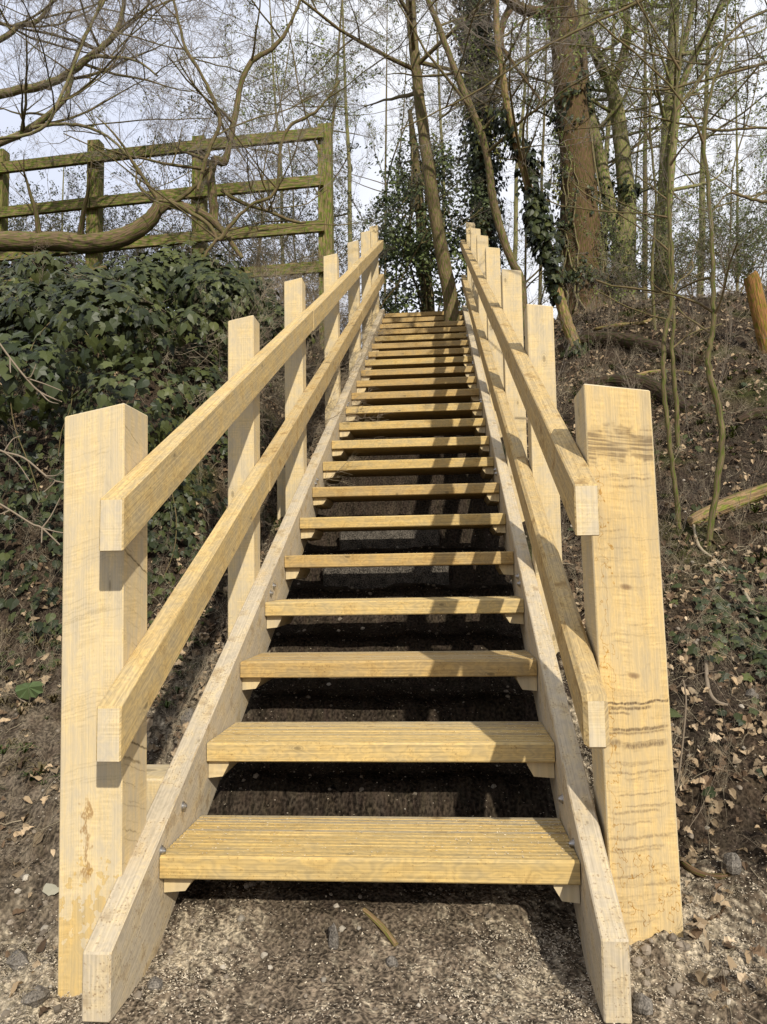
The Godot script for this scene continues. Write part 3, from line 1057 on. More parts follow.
func build_fence():
	var f := thing("post_and_rail_fence", "mossy green post and rail fence along the top of the bank", "fence", at(325, 250, 7.05))
	var o := f.position
	var spots := [[325.0, 127.0, 7.05], [200.0, 139.0, 7.2], [96.0, 143.0, 7.35], [1.0, 152.0, 7.5], [-95.0, 160.0, 7.65]]
	var tops := []
	for q in spots:
		var t := at(q[0], q[1], q[2])
		tops.append(t)
		var mb := MB.new()
		var w := 0.058 if q[0] < 300 else 0.062
		var g := H(t.x, t.z, false) - 0.25
		var r := [Vector2(-w, w), Vector2(w, w), Vector2(w, -w), Vector2(-w, -w)]
		for i in 4:
			var a: Vector2 = r[i]
			var b: Vector2 = r[(i + 1) % 4]
			mb.face([Vector3(t.x + a.x, g, t.z + a.y) - o, Vector3(t.x + a.x, t.y, t.z + a.y) - o, Vector3(t.x + b.x, t.y, t.z + b.y) - o, Vector3(t.x + b.x, g, t.z + b.y) - o], Vector3.UP, Vector2(i * 0.3, q[0]))
		mb.face([Vector3(t.x - w, t.y, t.z + w) - o, Vector3(t.x - w, t.y + 0.01, t.z - w) - o, Vector3(t.x + w, t.y + 0.01, t.z - w) - o, Vector3(t.x + w, t.y, t.z + w) - o], Vector3.RIGHT)
		part(mb, M.fence, "post", f)
	var drop := [0.115, 0.56, 0.985, 1.36]
	for i in 4:
		for k in (4 if i < 2 else 3):
			var a: Vector3 = tops[i + 1]
			var b: Vector3 = tops[i]
			# heights follow the rails of the photograph: fall from the staircase end
			var ya: float = tops[0].y - drop[k] * 1.0 - (tops[0].x - a.x) * 0.012
			var yb: float = tops[0].y - drop[k] * 1.0 - (tops[0].x - b.x) * 0.012
			var h := 0.05
			var mb := MB.new()
			var zo := 0.075
			var e := 0.0 if k % 2 == 0 else 0.004
			var p := [Vector3(a.x + e, ya - h, a.z + zo), Vector3(a.x + e, ya + h, a.z + zo), Vector3(b.x - e, yb + h, b.z + zo), Vector3(b.x - e, yb - h, b.z + zo)]
			var q := []
			for s in 4:
				p[s] -= o
				q.append(p[s] + Vector3(0, 0, 0.04))
			var gr := (b - a).normalized()
			var off := Vector2(rf(0, 9), rf(0, 9))
			mb.face([q[0], q[1], q[2], q[3]], gr, off)
			mb.face([p[3], p[2], p[1], p[0]], gr, off)
			mb.face([q[1], p[1], p[2], q[2]], gr, off)
			mb.face([q[3], p[3], p[0], q[0]], gr, off)
			mb.face([q[2], p[2], p[3], q[3]], gr, off)
			mb.face([p[1], q[1], q[0], p[0]], gr, off)
			part(mb, M.fence, "rail", f)

func tree_of(called: String, label: String, lines: Array, mat: Material, group := "", rough := 0.06) -> Array:
	# lines: world lines [points, radii]; the first is the trunk; returns [node, local lines]
	var base: Vector3 = lines[0][0][0]
	var t := thing(called, label, "tree", base, group)
	var loc := []
	var i := 0
	for l in lines:
		var s := smooth_line(l[0], l[1], 5, 0.004)
		var pp: PackedVector3Array = s[0]
		for k in pp.size(): pp[k] -= base
		var mb := MB.new()
		mb.tube(pp, s[1], 12 if i == 0 else 9, true, rough, rng.randi() % 50)
		part(mb, mat, "trunk" if i == 0 else "stem", t)
		loc.append([pp, s[1]])
		i += 1
	return [t, loc]

func build_trees():
	# big brown trunk with ivy at its foot
	var a := tree_of("tall_tree", "thick brown trunked tree with ivy round its foot, right of the stair top", [
		rooted(px_line([[585, 300, 50], [582, 265, 42], [581, 220, 38], [578, 170, 34], [572, 110, 32], [566, 55, 30], [559, 0, 29], [552, -60, 27], [545, -160, 25]], 8.6)),
		px_line([[560, 8, 12], [535, 12, 11, -0.1], [515, 5, 10, -0.3], [500, -8, 9, -0.5], [470, -40, 7, -0.7]], 8.6),
		px_line([[512, 6, 8, -0.3], [503, 22, 7, -0.35], [502, 45, 4, -0.4], [515, 65, 3, -0.45], [540, 100, 2, -0.5]], 8.6),
		px_line([[570, 30, 8], [582, 45, 7, -0.1], [585, 75, 5, -0.15], [582, 90, 3, -0.2]], 8.6)], M.bark, "", 0.09)
	ivy_on(a[0], a[1][0], 0.13, 0.60, 1300, 0.15, 0.05)
	var tp: PackedVector3Array = a[1][0][0]
	var trd: PackedFloat32Array = a[1][0][1]
	for k in 9:
		var vp := PackedVector3Array()
		var vr := PackedFloat32Array()
		var an := rf(0.2, PI - 0.2)
		var last := rng.randi_range(14, 24)
		for q in range(3, last):
			an += rf(-.22, .22)
			vp.append(tp[q] + Vector3(cos(an), 0, sin(an)) * (trd[q] + 0.012)); vr.append(lerpf(0.014, 0.005, float(q) / last))
		stem([vp, vr], M.bark_grey, "vine", a[0], 5, 2, 0.1)
	crown(a[0], a[1][0], 0.62, 1.0, 7, 1.2, 2.6, M.bark_mid, {"up": 0.1, "leaf": 0.25, "sub": 4, "spray": 3})
	# twin stemmed pale tree
	var b := tree_of("twin_stemmed_tree", "pale mossy tree with two stems parting low down, beside the thick brown trunk", [
		rooted(px_line([[626, 292, 26], [622, 250, 22], [627, 210, 17], [623, 160, 16], [617, 110, 14], [610, 82, 12], [598, 60, 10], [588, 30, 9], [584, 0, 8], [578, -60, 7]], 9.4)),
		px_line([[622, 250, 15], [612, 215, 13], [603, 175, 12], [596, 140, 11], [588, 105, 10], [583, 60, 8], [580, 0, 7], [574, -50, 5]], 9.4),
		px_line([[611, 84, 9], [621, 64, 9, -0.1], [628, 30, 8, -0.2], [622, -5, 7, -0.2], [615, -60, 5, -0.3]], 9.4)], M.bark_pale)
	crown(b[0], b[1][0], 0.3, 1.0, 8, 1.0, 2.2, M.bark_pale, {"leaf": 0.9, "up": 0.4, "sub": 4, "spray": 3})
	crown(b[0], b[1][1], 0.4, 1.0, 6, 1.0, 2.0, M.bark_pale, {"leaf": 0.9})
	ivy_on(b[0], b[1][0], 0.05, 0.35, 500, 0.12, 0.06)
	# pale upright pair
	var c := tree_of("slender_tree", "tall slender pale tree forking high up, between the twin stems and the stake", [
		rooted(px_line([[663, 300, 18], [663, 240, 15], [665, 190, 14], [668, 130, 13], [672, 70, 11], [674, 20, 10], [673, -60, 8], [668, -140, 6]], 9.0)),
		px_line([[667, 230, 8, -0.1], [671, 170, 8, -0.15], [676, 115, 8, -0.1], [684, 80, 7, -0.1], [700, 45, 6, -0.2], [722, 5, 5, -0.3], [745, -40, 4, -0.3]], 9.0),
		px_line([[671, 105, 6, 0.1], [680, 60, 6, 0.1], [690, 20, 5, 0.1], [700, -30, 4, 0.1]], 9.0)], M.bark_pale)
	crown(c[0], c[1][0], 0.3, 1.0, 8, 0.9, 2.0, M.bark_pale, {"leaf": 1.0, "up": 0.5, "sub": 3, "spray": 3})
	crown(c[0], c[1][1], 0.3, 1.0, 6, 0.8, 1.8, M.bark_pale, {"leaf": 1.0, "up": 0.5, "sub": 3, "spray": 3})
	# ivy clad trunk above the stair head
	var d := tree_of("ivy_clad_tree", "upright trunk wrapped in dark ivy standing behind the head of the stairs", [
		rooted(px_line([[482, 300, 20], [483, 220, 19], [483, 150, 18], [481, 90, 18], [478, 40, 18], [474, 0, 18], [470, -80, 16], [466, -160, 12]], 10.2))], M.bark)
	ivy_on(d[0], d[1][0], 0.15, 0.80, 6500, 0.26, 0.055)
	crown(d[0], d[1][0], 0.5, 1.0, 8, 1.2, 2.6, M.bark_mid, {"leaf": 0.15, "sub": 4, "spray": 3, "bias": Vector3(0, 0, 0.4)})
	# leaning trunk
	var e := tree_of("leaning_tree", "bare slim trunk leaning back over the head of the stairs", [
		rooted(px_line([[451, 308, 15], [444, 265, 14], [437, 225, 13], [430, 180, 12], [425, 140, 12], [419, 95, 11], [414, 50, 10], [410, 0, 10], [404, -60, 8], [396, -140, 6]], 8.4))], M.bark_mid)
	crown(e[0], e[1][0], 0.45, 1.0, 9, 1.2, 2.6, M.bark_mid, {"up": 0.2, "sub": 4, "spray": 3})
	# winding thin stem
	var f := tree_of("winding_sapling", "thin winding bare stem rising behind the right hand posts", [
		rooted(px_line([[522, 285, 8], [512, 262, 8], [500, 228, 8], [492, 195, 8], [489, 165, 7], [480, 130, 7], [465, 95, 7], [452, 62, 6], [440, 30, 6], [428, 0, 5], [415, -40, 4]], 7.8))], M.bark_mid)
	crown(f[0], f[1][0], 0.4, 1.0, 9, 0.8, 1.8, M.bark_mid, {"sub": 4})
	# broken pale stem
	var g := tree_of("ivied_sapling", "crooked ivy covered stem with a bare tan foot beside the right hand posts", [
		rooted(px_line([[579, 385, 9], [577, 355, 12], [569, 330, 12], [561, 305, 11], [557, 285, 10], [549, 250, 9], [538, 215, 8], [527, 180, 8], [515, 140, 7], [506, 100, 7], [502, 70, 6], [497, 35, 6], [497, -10, 5]], 6.3))], M.bark_tan)
	ivy_on(g[0], g[1][0], 0.28, 0.72, 900, 0.14, 0.06)
	ivy_on(g[0], g[1][0], 0.04, 0.10, 120, 0.10, 0.05)
	crown(g[0], g[1][0], 0.5, 1.0, 7, 0.7, 1.5, M.bark_mid, {"sub": 3, "leaf": 0.2})
	# dark evergreen behind the stair head
	var h := tree_of("holly_tree", "dense dark evergreen bush with drooping sprays filling the gap above the top tread", [
		rooted(px_line([[428, 308, 14], [424, 260, 12], [420, 210, 10], [415, 160, 8], [410, 110, 4]], 10.5))], M.bark_mid)
	var hx := [[], []]
	var hc := [[], []]
	for k in 46:
		var cx := rf(388, 470)
		var cy := rf(145, 312)
		var cd := rf(9.6, 11.6)
		var cen: Vector3 = at(cx, cy, cd) - h[0].position
		var tr: PackedVector3Array = h[1][0][0]
		var bp := tr[rng.randi_range(1, tr.size() - 1)]
		var mb := MB.new()
		mb.tube(PackedVector3Array([bp, bp.lerp(cen, 0.5) + Vector3(0, 0.12, 0), cen]), PackedFloat32Array([0.018, 0.011, 0.005]), 4, false)
		part(mb, M.bark_mid, "limb", h[0])
		var dr := Vector3(rf(-1, 1), rf(-0.6, 0.1), rf(-1, 1)).normalized()
		for q in 190:
			var t := rng.randf()
			var pos: Vector3 = cen + dr * (t - 0.4) * 0.75 + Vector3(rf(-1, 1), rf(-1, 1), rf(-1, 1)) * 0.19 * (1.1 - t * 0.6) + Vector3(0, -t * t * 0.2, 0)
			var v := 1 if rng.randf() < 0.7 else 0
			hx[v].append(Transform3D(leaf_basis(Vector3(rf(-.7, .7), rf(0, 1), rf(-.2, 1)), Vector3(rf(-.6, .6), -1, rf(-.6, .6)), rf(-1, 1), rf(0.03, 0.06)), pos))
			var gr := rf(0.5, 1.3)
			hc[v].append(Color(0.062 * gr, 0.080 * gr, 0.026 * gr) if k % 3 > 0 else Color(0.10 * gr, 0.125 * gr, 0.038 * gr))
	for v in 2: scatter(M.ivy_mesh[v], hx[v], hc[v], "foliage", h[0])
	# tree out of the frame whose pale limbs reach in at the upper left
	var i := tree_of("spreading_tree", "pale bare limbs spreading in from the left above the mossy fence", [
		rooted(px_line([[-190, 300, 36], [-185, 220, 34], [-170, 140, 30], [-160, 60, 26], [-150, -40, 20], [-148, -150, 13], [-140, -260, 7], [-150, -350, 2]], 6.2)),
		px_line([[-172, 160, 18], [-90, 118, 12.0], [0, 94, 8.8], [40, 86, 8.0], [68, 74, 7.2], [92, 54, 6.4], [112, 38, 5.6], [121, 18, 4.8], [125, -12, 4.0], [128, -60, 3.2]], 6.2),
		px_line([[-180, 200, 12.8], [-90, 172, 10.4], [0, 143, 7.2], [30, 128, 6.4], [52, 112, 5.6], [68, 92, 4.8], [74, 62, 4.0], [88, 30, 3.2], [110, -10, 2.4]], 6.2),
		px_line([[-165, 100, 12.8], [-80, 80, 8.0], [0, 40, 5.6], [18, 26, 4.8], [38, 20, 4.0], [60, -10, 3.2]], 6.0),
		px_line([[68, 74, 4.0], [88, 58, 4.0], [108, 57, 3.2, -0.1], [135, 60, 2.4, -0.2], [158, 76, 1.6, -0.2]], 6.2),
		px_line([[30, 128, 4.0], [60, 124, 3.2, -0.1], [90, 128, 3.2, -0.2], [118, 145, 2.4, -0.3], [140, 172, 2.4, -0.3], [150, 190, 1.6, -0.3]], 6.2),
		px_line([[-10, 140, 3.2, -0.4], [40, 130, 3.2, -0.5], [62, 95, 3.2, -0.5], [82, 45, 2.4, -0.5], [100, 5, 2.4, -0.5], [112, -30, 2.4, -0.5]], 6.0)], M.bark_grey)
	for q in range(1, 7): crown(i[0], i[1][q], 0.3, 1.0, 7 if q < 4 else 4, 0.5, 1.5, M.bark_mid, {"sub": 4, "spray": 3, "size": 0.75, "up": 0.3})
	# fallen limb across the ivy, with shoots
	var j := tree_of("fallen_tree", "fallen grey bough lying across the top of the ivy below the mossy fence", [
		px_line([[-120, 235, 20, 0.3], [-60, 238, 20], [0, 242, 19], [50, 241, 19], [95, 243, 20], [122, 237, 18], [143, 226, 17], [156, 212, 13], [160, 198, 8]], 5.6),
		px_line([[156, 208, 10], [172, 204, 10], [192, 210, 10], [212, 220, 8], [228, 238, 5], [242, 258, 4]], 5.6),
		px_line([[212, 226, 9], [214, 210, 10], [212, 190, 9], [211, 172, 8], [216, 160, 9], [224, 162, 8], [228, 150, 6], [234, 120, 6], [241, 85, 5], [252, 62, 5], [276, 45, 4], [292, 20, 3], [304, -10, 3]], 5.7),
		px_line([[198, 190, 3], [204, 165, 4], [212, 142, 4], [220, 124, 4], [216, 105, 4], [200, 72, 3], [186, 48, 3], [178, 20, 3], [170, -20, 2]], 5.4),
		px_line([[160, 200, 3], [180, 206, 4], [210, 226, 4], [218, 240, 4], [228, 228, 4], [250, 206, 3], [275, 192, 3], [280, 150, 3], [290, 126, 3], [315, 112, 3], [330, 95, 2], [340, 80, 2]], 5.5),
		px_line([[222, 190, 4], [240, 202, 4], [270, 212, 3], [296, 222, 3], [306, 222, 2]], 5.6),
		px_line([[-40, 278, 6, -0.4], [20, 281, 6, -0.4], [60, 276, 5, -0.4], [106, 267, 4, -0.4]], 5.2),
		px_line([[218, 238, 3], [205, 255, 3], [196, 275, 3]], 5.4)], M.bark_mid, "", 0.12)
	for q in [2, 3, 4, 5]: crown(j[0], j[1][q], 0.25, 1.0, 7, 0.4, 1.2, M.bark_mid, {"sub": 3, "spray": 3, "size": 0.6})
	crown(j[0], j[1][0], 0.3, 1.0, 5, 0.4, 0.8, M.bark_mid, {"sub": 2, "spray": 1, "size": 0.5, "up": 0.9})
	# tree out of the frame on the right whose limbs cross the view
	var k2 := tree_of("overhanging_tree", "dark thin boughs reaching in from the right across the slender pale trees", [
		rooted(px_line([[900, 420, 30], [892, 250, 27], [885, 100, 22], [880, -40, 18], [885, -160, 12], [876, -280, 6], [882, -360, 2]], 5.6)),
		px_line([[885, 40, 6.2], [820, 50, 5.0], [767, 63, 3.1], [720, 76, 2.5], [690, 84, 2.5], [660, 90, 1.9], [621, 85, 1.2]], 5.4),
		px_line([[890, 150, 5.6], [820, 138, 4.3], [767, 128, 2.5], [720, 130, 2.5], [675, 122, 1.9], [640, 112, 1.2]], 5.6),
		px_line([[885, 0, 5.6], [800, -5, 4.3], [767, 10, 2.5], [740, 25, 2.5], [718, 48, 2.5], [700, 80, 1.9], [680, 110, 1.2]], 5.2),
		px_line([[890, 210, 5.0], [810, 205, 3.7], [767, 202, 3.1], [745, 197, 3.1], [728, 194, 1.9], [712, 212, 1.2]], 5.4),
		px_line([[885, 60, 6.2], [790, 0, 5.0, -0.3], [700, -20, 3.7, -0.4], [600, 20, 2.5, -0.4], [540, 50, 1.9, -0.4], [470, 95, 1.9, -0.3], [400, 130, 1.2, -0.3]], 5.2)], M.bark_mid)
	for q in range(1, 6): crown(k2[0], k2[1][q], 0.3, 1.0, 5, 0.4, 1.0, M.bark_mid, {"sub": 2, "spray": 2, "size": 0.6, "leaf": 0.35})
	# saplings on the bare bank
	var sap := [
		["thin bare sapling on the bank rising just beside the stained newel post", [[679, 527, 7], [674, 480, 6], [668, 430, 6], [664, 385, 6], [664, 345, 6], [671, 305, 5], [672, 260, 5], [669, 200, 4], [673, 130, 4], [680, 60, 3], [684, 0, 2]], 3.75],
		["short straight sapling behind the one beside the newel post", [[678, 448, 6], [676, 400, 6], [672, 350, 5], [674, 310, 4], [669, 255, 4], [668, 190, 3]], 5.0],
		["kinked bare sapling on the bank with a bend at the height of the dark log", [[709, 545, 8], [716, 490, 8], [722, 445, 8], [718, 405, 8], [709, 372, 8], [709, 350, 7], [713, 330, 6], [713, 280, 6], [710, 210, 5], [704, 140, 5], [710, 95, 4], [722, 55, 3], [728, 0, 2]], 3.8],
		["spindly sapling at the ridge in front of the slender pale tree", [[655, 330, 4], [652, 270, 4], [656, 200, 3], [650, 120, 3], [655, 50, 2]], 7.0]]
	for s in sap:
		for q in s[1]: q[2] *= 0.78
		s[2] = depth_of(on_ground(s[1][0][0], s[1][0][1]))
		var t := tree_of("sapling", s[0], [rooted(px_line(s[1], s[2]), 1.0)], M.bark_sap, "saplings on the bare bank")
		crown(t[0], t[1][0], 0.5, 1.0, 5, 0.3, 0.8, M.bark_mid, {"sub": 2, "spray": 1, "size": 0.45, "leaf": 0.4, "up": 0.6})
	# leafy scrub beyond the fence and on the ridge
	var dark := Color(0.055, 0.062, 0.028)
	for q in [[15, 9.2, 1.9, "leafy dark shrub behind the far end of the mossy fence"], [75, 9.8, 1.8, "leafy dark shrub behind the fence bay over the fallen bough"], [145, 9.0, 1.9, "leafy dark shrub behind the middle bay of the mossy fence"], [215, 9.6, 2.1, "leafy dark shrub behind the fence where the knobbly shoot stands"], [270, 8.8, 2.1, "leafy dark shrub behind the fence bay nearest the stairs"], [345, 9.3, 2.3, "leafy shrub between the end post of the fence and the stairs"]]:
		shrub("hedge_shrub", q[3], q[0], q[1], q[2] * 0.85, 5, "scrub beyond the fence", dark)
	for q in [[640, 8.6, 1.2, "green leafed shrub on the ridge between the twin stems and the slender tree"], [695, 8.2, 1.2, "green leafed shrub on the ridge beside the slender pale tree"], [740, 8.0, 1.4, "green leafed shrub on the ridge behind the orange stake"], [780, 8.4, 1.6, "green leafed shrub on the ridge beyond the orange stake"]]:
		shrub("ridge_shrub", q[3], q[0], q[1], q[2] * 0.62, 3, "scrub on the ridge", Color(0.10, 0.118, 0.036))
	# far wood: each trunk its own tree
	var spots := [[60, 22], [205, 21], [285, 17], [322, 20], [352, 15], [385, 22], [446, 16], [512, 15], [540, 20], [602, 14], [645, 18], [700, 15], [738, 20], [770, 14], [252, 11.5], [300, 13], [338, 11], [372, 13], [395, 12], [525, 11], [632, 12], [720, 11.5]]
	for s in spots:
		var x: float = s[0]
		var dd: float = s[1]
		var lean := rf(-14, 14) if dd > 13.5 else rf(-45, 45)
		var w := (rf(0.07, 0.14) if dd > 13.5 else rf(0.02, 0.04)) / dd * FOC
		var l := rooted(px_line([[x, 320, w], [x + lean * 0.3, 240, w * 0.9], [x + lean * 0.4, 170, w * 0.75], [x + lean, 100, w * 0.6], [x + lean * 1.3, 40, w * 0.45], [x + lean * 1.7, -30, w * 0.25]], dd))
		var low := x < 240.0
		var thin := dd < 13.5
		var wl := "spindly leaning young tree with a dark stem in the wood behind the stairs" if thin else ("bare tree standing back beyond the mossy fence and its shrubs" if low else "bare upright tree of the wood on the level ground behind the stairs")
		if low:
			var pp: PackedVector3Array = l[0]
			for q in pp.size(): pp[q].y = 3.3 + (pp[q].y - 3.3) * 0.62
			l[0] = pp
		var t := tree_of("woodland_tree", wl, [l], M.bark_mid if thin or rng.randf() < 0.5 else M.bark_pale, "trees of the wood behind")
		crown(t[0], t[1][0], 0.12, 1.0, 8 if not low else 6, 1.2, 3.2, M.bark_mid, {"leaf": 0.35 if x > 240 else 0.1, "size": 1.1, "up": 0.35, "sub": 4, "spray": 3})

func shrub(called: String, label: String, px: float, d: float, hgt: float, nst: int, group: String, lcol: Color):
	var p := at(px, 300, d)
	p.y = H(p.x, p.z, false) - 0.05
	var t := thing(called, label, "shrub", p, group)
	for i in nst:
		var dr := Vector3(rf(-.6, .6), 1.0, rf(-.6, .6)).normalized()
		var pp := PackedVector3Array([Vector3(rf(-.1, .1), 0, rf(-.1, .1))])
		var rr := PackedFloat32Array([0.014])
		for k in 6:
			dr = (dr + Vector3(rf(-.25, .25), rf(-.05, .15), rf(-.25, .25))).normalized()
			pp.append(pp[k] + dr * hgt / 6.0 * rf(0.7, 1.15)); rr.append(lerpf(0.014, 0.004, (k + 1) / 6.0))
		var mb := MB.new()
		mb.tube(pp, rr, 5, false)
		part(mb, M.bark_mid, "stem", t)
		crown(t, [pp, rr], 0.15, 1.0, 4, 0.4, 1.1, M.bark_mid, {"leaf": 1.0, "sub": 3, "spray": 3, "size": 0.65, "up": 0.5, "lcol": lcol})

func build_ivy_bank():
	var root := at(150, 420, 4.2)
	root.y = H(root.x, root.z, false)
	var iv := thing("ivy_bush", "big dark green ivy bush with glossy leaves smothering the bank beside the stairs", "bush", root)
	var mound = func(x: float, z: float) -> float:
		var e := smoothstep(-0.80, -1.15, x) * smoothstep(-1.15, -1.6, z) * smoothstep(-4.6, -3.2, z)
		var lump := 0.20 + 0.24 * (0.5 + n_big.get_noise_2d(x * 14.0 + 7.0, z * 14.0)) + 0.10 * n_mid.get_noise_2d(x * 4.0, z * 4.0)
		return H(x, z, false) + e * lump * 1.25 + 0.02
	var big := []
	var xf := [[], []]
	var cl := [[], []]
	var twx := []
	var e := 0.08
	var grad = func(x: float, z: float) -> Vector3:
		return Vector3(mound.call(x - e, z) - mound.call(x + e, z), 2.0 * e, mound.call(x, z - e) - mound.call(x, z + e))
	# a thin layer of leaves close to the bank
	for i in 13000:
		var x := -0.78 - pow(rng.randf(), 1.3) * 3.6
		var z := rf(-1.0, -4.6)
		var nn: Vector3 = grad.call(x, z)
		var stretch := nn.length() / (2.0 * e)
		nn = nn.normalized()
		var dens := 0.8
		if x < -1.7: dens = 0.65 + 0.6 * n_big.get_noise_2d(x * 20.0, z * 20.0)
		if z > -1.6: dens *= 1.5
		if x > -1.05 and z < -2.6: dens *= 0.2
		if Vector2(x - HOLLOW.x, z - HOLLOW.z).length() < 0.30: dens *= 0.15
		for k in int(stretch * dens + rng.randf()):
			var pos := Vector3(x + rf(-.05, .05), mound.call(x, z) + rf(-.05, .05) * stretch, z + rf(-.05, .05)) + nn * rf(-0.12, 0.0)
			var face := (nn + Vector3(rf(-.6, .6), rf(-.1, .8), rf(-.3, .7))).normalized()
			var v := 0 if rng.randf() < 0.65 else 1
			xf[v].append(Transform3D(leaf_basis(face, Vector3(rf(-.5, .5), -1, rf(-.5, .5)), rf(-.7, .7), rf(0.022, 0.05)), pos)); cl[v].append(ivy_color())
			if rng.randf() < 0.012: twx.append(Transform3D(basis_to(Vector3(rf(-1, 1), rf(0, 1), rf(-.2, 1)), rf(0, 6)).scaled(Vector3.ONE * rf(0.2, 0.45)), pos - nn * 0.05))
	# billowing clumps, open at a hollow near the second post
	var hollow := HOLLOW
	for i in 150:
		var x := -0.98 - pow(rng.randf(), 1.1) * 3.0
		var z := -1.55 - pow(rng.randf(), 1.1) * 2.6
		if x < -1.9 and z > -2.1 and rng.randf() < 0.6: continue
		var nn: Vector3 = grad.call(x, z).normalized()
		var r := rf(0.13, 0.30)
		var c := Vector3(x, mound.call(x, z), z) + nn * rf(-0.16, 0.16)
		c.y = minf(c.y + 0.08, 0.60 + (0.415 + rf(-0.035, 0.03)) * (1.68 - z) - r * rf(0.3, 1.0))
		if Vector2(c.x - hollow.x, c.z - hollow.z).length() < 0.22 + r * 0.5: continue
		var sz := rf(0.036, 0.066)
		var tone := rf(0.75, 1.35)
		var old := rng.randf()
		for k in int(190.0 * r * r / 0.05):
			var dir := Vector3(rng.randfn(), rng.randfn(), rng.randfn()).normalized()
			if dir.dot(nn) < -0.15: continue
			var q := r * rf(0.72, 1.06) * (1.0 + 0.25 * n_mid.get_noise_3dv((c + dir) * 30.0))
			var pos := c + Vector3(dir.x, dir.y * 0.85, dir.z) * q
			var face := (dir + Vector3(rf(-.5, .5), rf(0.0, .7), rf(-.2, .6))).normalized()
			var v := 0 if rng.randf() < 0.7 else 1
			xf[v].append(Transform3D(leaf_basis(face, Vector3(rf(-.45, .45), -1, rf(-.45, .45)), rf(-.6, .6), sz * rf(0.55, 1.25)), pos))
			var col := ivy_color() * tone
			if old > 0.75: col = col.lerp(Color(0.10, 0.11, 0.035), 0.35)
			cl[v].append(col)
	# the 300 leaves nearest the eye are parts of their own
	var order := []
	for v in 2:
		for k in xf[v].size():
			var q: Vector3 = xf[v][k].origin - CAM
			var size: float = xf[v][k].basis.y.length() / q.length()
			order.append([-size, v, k])
	order.sort_custom(func(p, q): return p[0] < q[0])
	var own := {}
	var lm := []
	for g in 4:
		var m: StandardMaterial3D = M.ivy.duplicate()
		m.vertex_color_use_as_albedo = false
		m.albedo_color = Color(0.020 + 0.011 * g, 0.028 + 0.012 * g, 0.010 + 0.003 * g).linear_to_srgb()
		lm.append(m)
	for q in 300:
		var v: int = order[q][1]
		var k: int = order[q][2]
		own[Vector2i(v, k)] = true
		var o := MeshInstance3D.new()
		o.mesh = M.ivy_mesh[v]
		o.material_override = lm[q % 4]
		o.name = "leaf"
		iv.add_child(o, true)
		var t: Transform3D = xf[v][k]
		t.origin -= root
		o.transform = t
	for v in 2:
		var a := []
		var b := []
		for k in xf[v].size():
			if own.has(Vector2i(v, k)): continue
			var t: Transform3D = xf[v][k]
			t.origin -= root
			a.append(t); b.append(cl[v][k])
		scatter(M.ivy_mesh[v], a, b, "foliage", iv)
	var tw := []
	for t in twx:
		t.origin -= root
		tw.append(t)
	scatter(M.sprays[1][1], tw, [], "twigs", iv)
	# hanging vines
	for i in 7:
		var x := rf(-0.95, -1.6)
		var z := rf(-1.5, -2.0)
		var top := Vector3(x, mound.call(x, z - 0.35) + 0.03, z - 0.1)
		var p := PackedVector3Array()
		var r := PackedFloat32Array()
		var n := 7
		var dl := rf(0.4, 1.0)
		for k in n:
			var t := float(k) / (n - 1)
			p.append(top + Vector3(rf(-.04, .04) + sin(t * 4.0 + i) * 0.05, -dl * t, 0.12 + 0.10 * sin(t * 3.0) + t * 0.2) - root)
			r.append(0.0024)
		var mb := MB.new()
		var s := smooth_line(p, r, 3)
		mb.tube(s[0], s[1], 4)
		part(mb, M.bark_mid, "vine", iv)
	# dead bramble tangle between the stair and the ivy
	var br := thing("bramble_tangle", "brown dead bramble tangle on the bank behind the left hand posts", "bramble", Vector3(-0.95, H(-0.95, -3.4, false), -3.4))
	var bx := [[], []]
	for i in 1000:
		var x := -0.66 - pow(rng.randf(), 1.6) * 0.75
		var z := rf(-2.3, -6.0)
		var y := H(x, z, false) + rf(0.0, 0.45) * smoothstep(-0.6, -0.9, x)
		var t := Transform3D(basis_to(Vector3(rf(-1, 1), rf(-.2, .9), rf(-1, 1)), rf(0, 6)).scaled(Vector3(1, 1, 1) * rf(0.2, 0.6)), Vector3(x, y, z) - br.position)
		bx[rng.randi() % 2].append(t)
	scatter(M.sprays[2][1], bx[0], [], "stems", br)
	scatter(M.sprays[4][2], bx[1], [], "stems", br)
	# dead twigs poking out near the thick left post
	var dl2 := [
		["forked dead twig poking out of the ivy beside the thick left newel post", [[-10, 330, 3], [10, 358, 3], [26, 378, 3], [40, 392, 3, 0.02], [62, 402, 2, 0.05]], [[26, 352, 2, 0.05], [28, 460, 2]]],
		["crooked bare twig crossing in front of the ivy at mid height of the left newel", [[-12, 445, 3], [4, 452, 3], [24, 458, 3], [46, 476, 3], [55, 481, 2], [44, 492, 2]], [[0, 0]]],
		["long drooping bare twig low in front of the ivy bank", [[-12, 497, 3], [10, 510, 3], [32, 524, 3], [42, 528, 3], [60, 545, 2]], [[0, 0]]]]
	for q in dl2:
		for k in q[1]: k[2] *= 0.7
		var l := px_line(q[1], 2.7)
		var b: Vector3 = l[0][0]
		var pp: PackedVector3Array = l[0]
		for k in pp.size(): pp[k] -= b
		var t := thing("dead_twig", q[0], "twig", b, "dead twigs in the ivy")
		stem([pp, l[1]], M.twig_brown, "stem", t, 5, 4, 0.1)
		var m := pp.size()
		for k in 4:
			var a: Vector3 = pp[rng.randi_range(1, m - 2)]
			var dr := Vector3(rf(-.3, 1), rf(-1, 1), rf(-.3, .5)).normalized() * rf(0.06, 0.16)
			stem([PackedVector3Array([a, a + dr * 0.5 + Vector3(0, rf(-.02, .02), 0), a + dr]), PackedFloat32Array([0.003, 0.0024, 0.0014])], M.twig_brown, "side_twig", t, 4, 3, 0.0)

